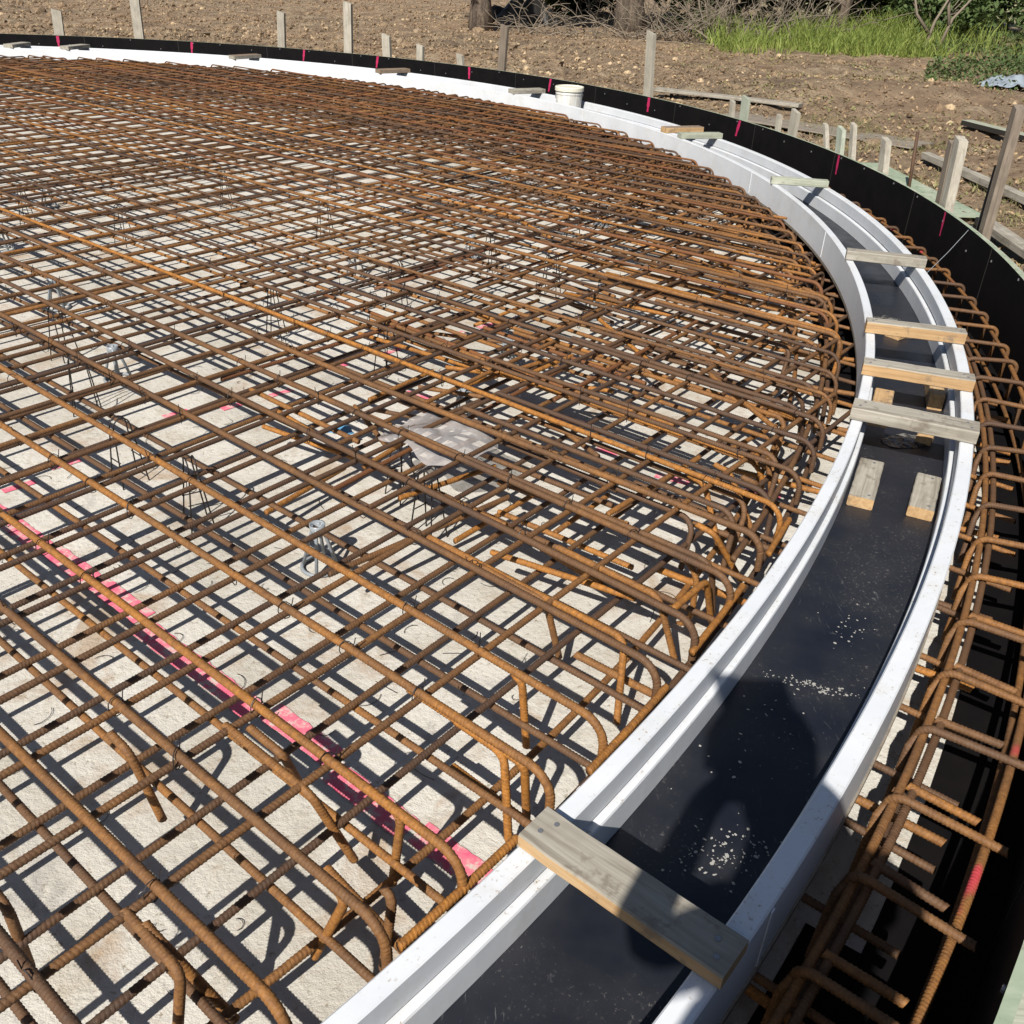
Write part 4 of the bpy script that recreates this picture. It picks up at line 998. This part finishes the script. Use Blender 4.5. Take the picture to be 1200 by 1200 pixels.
# ------------------------------------------------------------------ the photographer, standing outside the wall behind the camera
def skin_body():
    me = bpy.data.meshes.new('person')
    G = gz(-.2, -.5)
    J = {'pel': (-.05, -.44, .86), 'sp': (-.05, -.44, 1.02), 'ch': (-.035, -.42, 1.20), 'nb': (-.06, -.37, 1.355), 'nk': (-.10, -.33, 1.41), 'hd': (-.130, -.290, 1.48), 'ht': (-.130, -.285, 1.555),
         'l1': (-.19, -.44, .93), 'l2': (.06, -.44, .93), 'l3': (-.17, -.43, 1.05), 'l4': (.05, -.43, 1.08),
         'sl': (-.16, -.41, 1.255), 'el': (-.285, -.38, 1.16), 'wl': (-.12, -.07, 1.155),
         'sr': (.09, -.41, 1.345), 'er': (.155, -.31, 1.11), 'wr': (.10, -.07, 1.155),
         'hl': (-.145, -.44, .78), 'kl': (-.15, -.40, .40), 'al': (-.16, -.47, G + .08), 'tl': (-.17, -.34, G + .035),
         'hr': (.045, -.44, .78), 'kr': (.06, -.40, .40), 'ar': (.07, -.47, G + .08), 'tr': (.08, -.34, G + .035)}
    rad = {'pel': .15, 'sp': .15, 'ch': .14, 'nb': .08, 'nk': .055, 'hd': .092, 'ht': .075, 'l1': .15, 'l2': .12, 'l3': .145, 'l4': .12, 'sl': .06, 'el': .045, 'wl': .03, 'sr': .06, 'er': .045, 'wr': .03,
           'hl': .095, 'kl': .062, 'al': .045, 'tl': .035, 'hr': .095, 'kr': .062, 'ar': .045, 'tr': .035}
    E = [('pel', 'l1'), ('pel', 'l2'), ('sp', 'l3'), ('sp', 'l4'), ('pel', 'sp'), ('sp', 'ch'), ('ch', 'nb'), ('nb', 'nk'), ('nk', 'hd'), ('hd', 'ht'), ('ch', 'sl'), ('sl', 'el'), ('el', 'wl'), ('ch', 'sr'), ('sr', 'er'), ('er', 'wr'),
         ('pel', 'hl'), ('hl', 'kl'), ('kl', 'al'), ('al', 'tl'), ('pel', 'hr'), ('hr', 'kr'), ('kr', 'ar'), ('ar', 'tr')]
    # hands: palm and five curled digits holding the phone
    for sd, s_, wx in (('l', 1, -.12), ('r', -1, .10)):
        b = np.array(J['w' + sd]); J['p' + sd] = tuple(b + arr(s_ * .035, .012, .03)); rad['p' + sd] = .022; E.append(('w' + sd, 'p' + sd)); pp = np.array(J['p' + sd])
        for k in range(4):
            n1, n2 = 'f%s%da' % (sd, k), 'f%s%db' % (sd, k)
            J[n1] = tuple(pp + arr(s_ * .012, .014 + .002 * k, .028 - .019 * k)); J[n2] = tuple(pp + arr(s_ * .040, .004, .030 - .019 * k)); rad[n1] = .0085; rad[n2] = .0075
            E += [('p' + sd, n1), (n1, n2)]
        J['t%s1' % sd] = tuple(pp + arr(s_ * .01, -.022, .012)); J['t%s2' % sd] = tuple(pp + arr(s_ * .03, -.026, .02)); rad['t%s1' % sd] = .010; rad['t%s2' % sd] = .009
        E += [('p' + sd, 't%s1' % sd), ('t%s1' % sd, 't%s2' % sd)]
    ks = list(J); me.from_pydata([J[k] for k in ks], [(ks.index(a), ks.index(b)) for a, b in E], [])
    import bmesh
    bm = bmesh.new(); bm.from_mesh(me); bm.verts.layers.skin.verify(); bm.to_mesh(me); bm.free()
    for i, k in enumerate(ks): me.skin_vertices[0].data[i].radius = (rad[k], rad[k])
    me.skin_vertices[0].data[0].use_root = True
    me.materials.append(M['cloth'])
    o = bpy.data.objects.new('person', me); COL.objects.link(o)
    m = o.modifiers.new('skin', 'SKIN'); m.use_smooth_shade = True; s2 = o.modifiers.new('sub', 'SUBSURF'); s2.levels = 1; s2.render_levels = 1
    return o
person = skin_body(); tag(person, 'person in dark clothes and a cap, photographing with both arms raised', 'person')
def child(name, mb, m, smooth=True): return mb.build(name, m, person, smooth)
hc = arr(-.130, -.288, 1.495)
mb = MB()
V = []; F = []; n1, n2 = 14, 10
for i in range(n2 + 1):
    ph = math.pi * i / n2 * .52
    for j in range(n1): t = 2 * math.pi * j / n1; V.append(hc + arr(.112 * math.sin(ph) * math.cos(t), .118 * math.sin(ph) * math.sin(t), .125 * math.cos(ph)))
for i in range(n2):
    for j in range(n1): j2 = (j + 1) % n1; F.append((i * n1 + j, (i + 1) * n1 + j, (i + 1) * n1 + j2, i * n1 + j2))
mb.add(V, F); mb.box(hc + arr(.01, .135, .03), (.15, .11, .008)); child('cap', mb, M['hat'])
for s_ in (-1, 1):
    mb = MB(); V = ICO * .012 + hc + arr(s_ * .033, .088, -.01); mb.add(V, ICF); child('eye', mb, M['bucket'])
    mb = MB(); V = ICO * arr(.01, .02, .03) + hc + arr(s_ * .098, 0, -.02); mb.add(V, ICF); child('ear', mb, M['skin'])
mb = MB(); V = ICO * arr(.012, .022, .024) + hc + arr(0, .096, -.035); mb.add(V, ICF); child('nose', mb, M['skin'])
mb = MB(); V = ICO * arr(.026, .008, .007) + hc + arr(0, .088, -.072); mb.add(V, ICF); child('mouth', mb, M['skin'])
# phone just behind the lens
ph = empty('smartphone', (0, -.03, H), 0); ph.rotation_euler = (-PITCH, 0, 0); tag(ph, 'black smartphone held up in both hands by the person', 'smartphone')
mb = MB(); mb.box((0, -.006, -.03), (.152, .008, .074)); mb.build('case', M['blacksteel'], ph)
mb = MB(); mb.box((0, -.0113, -.03), (.142, .002, .066)); mb.build('screen', M['wall'], ph)
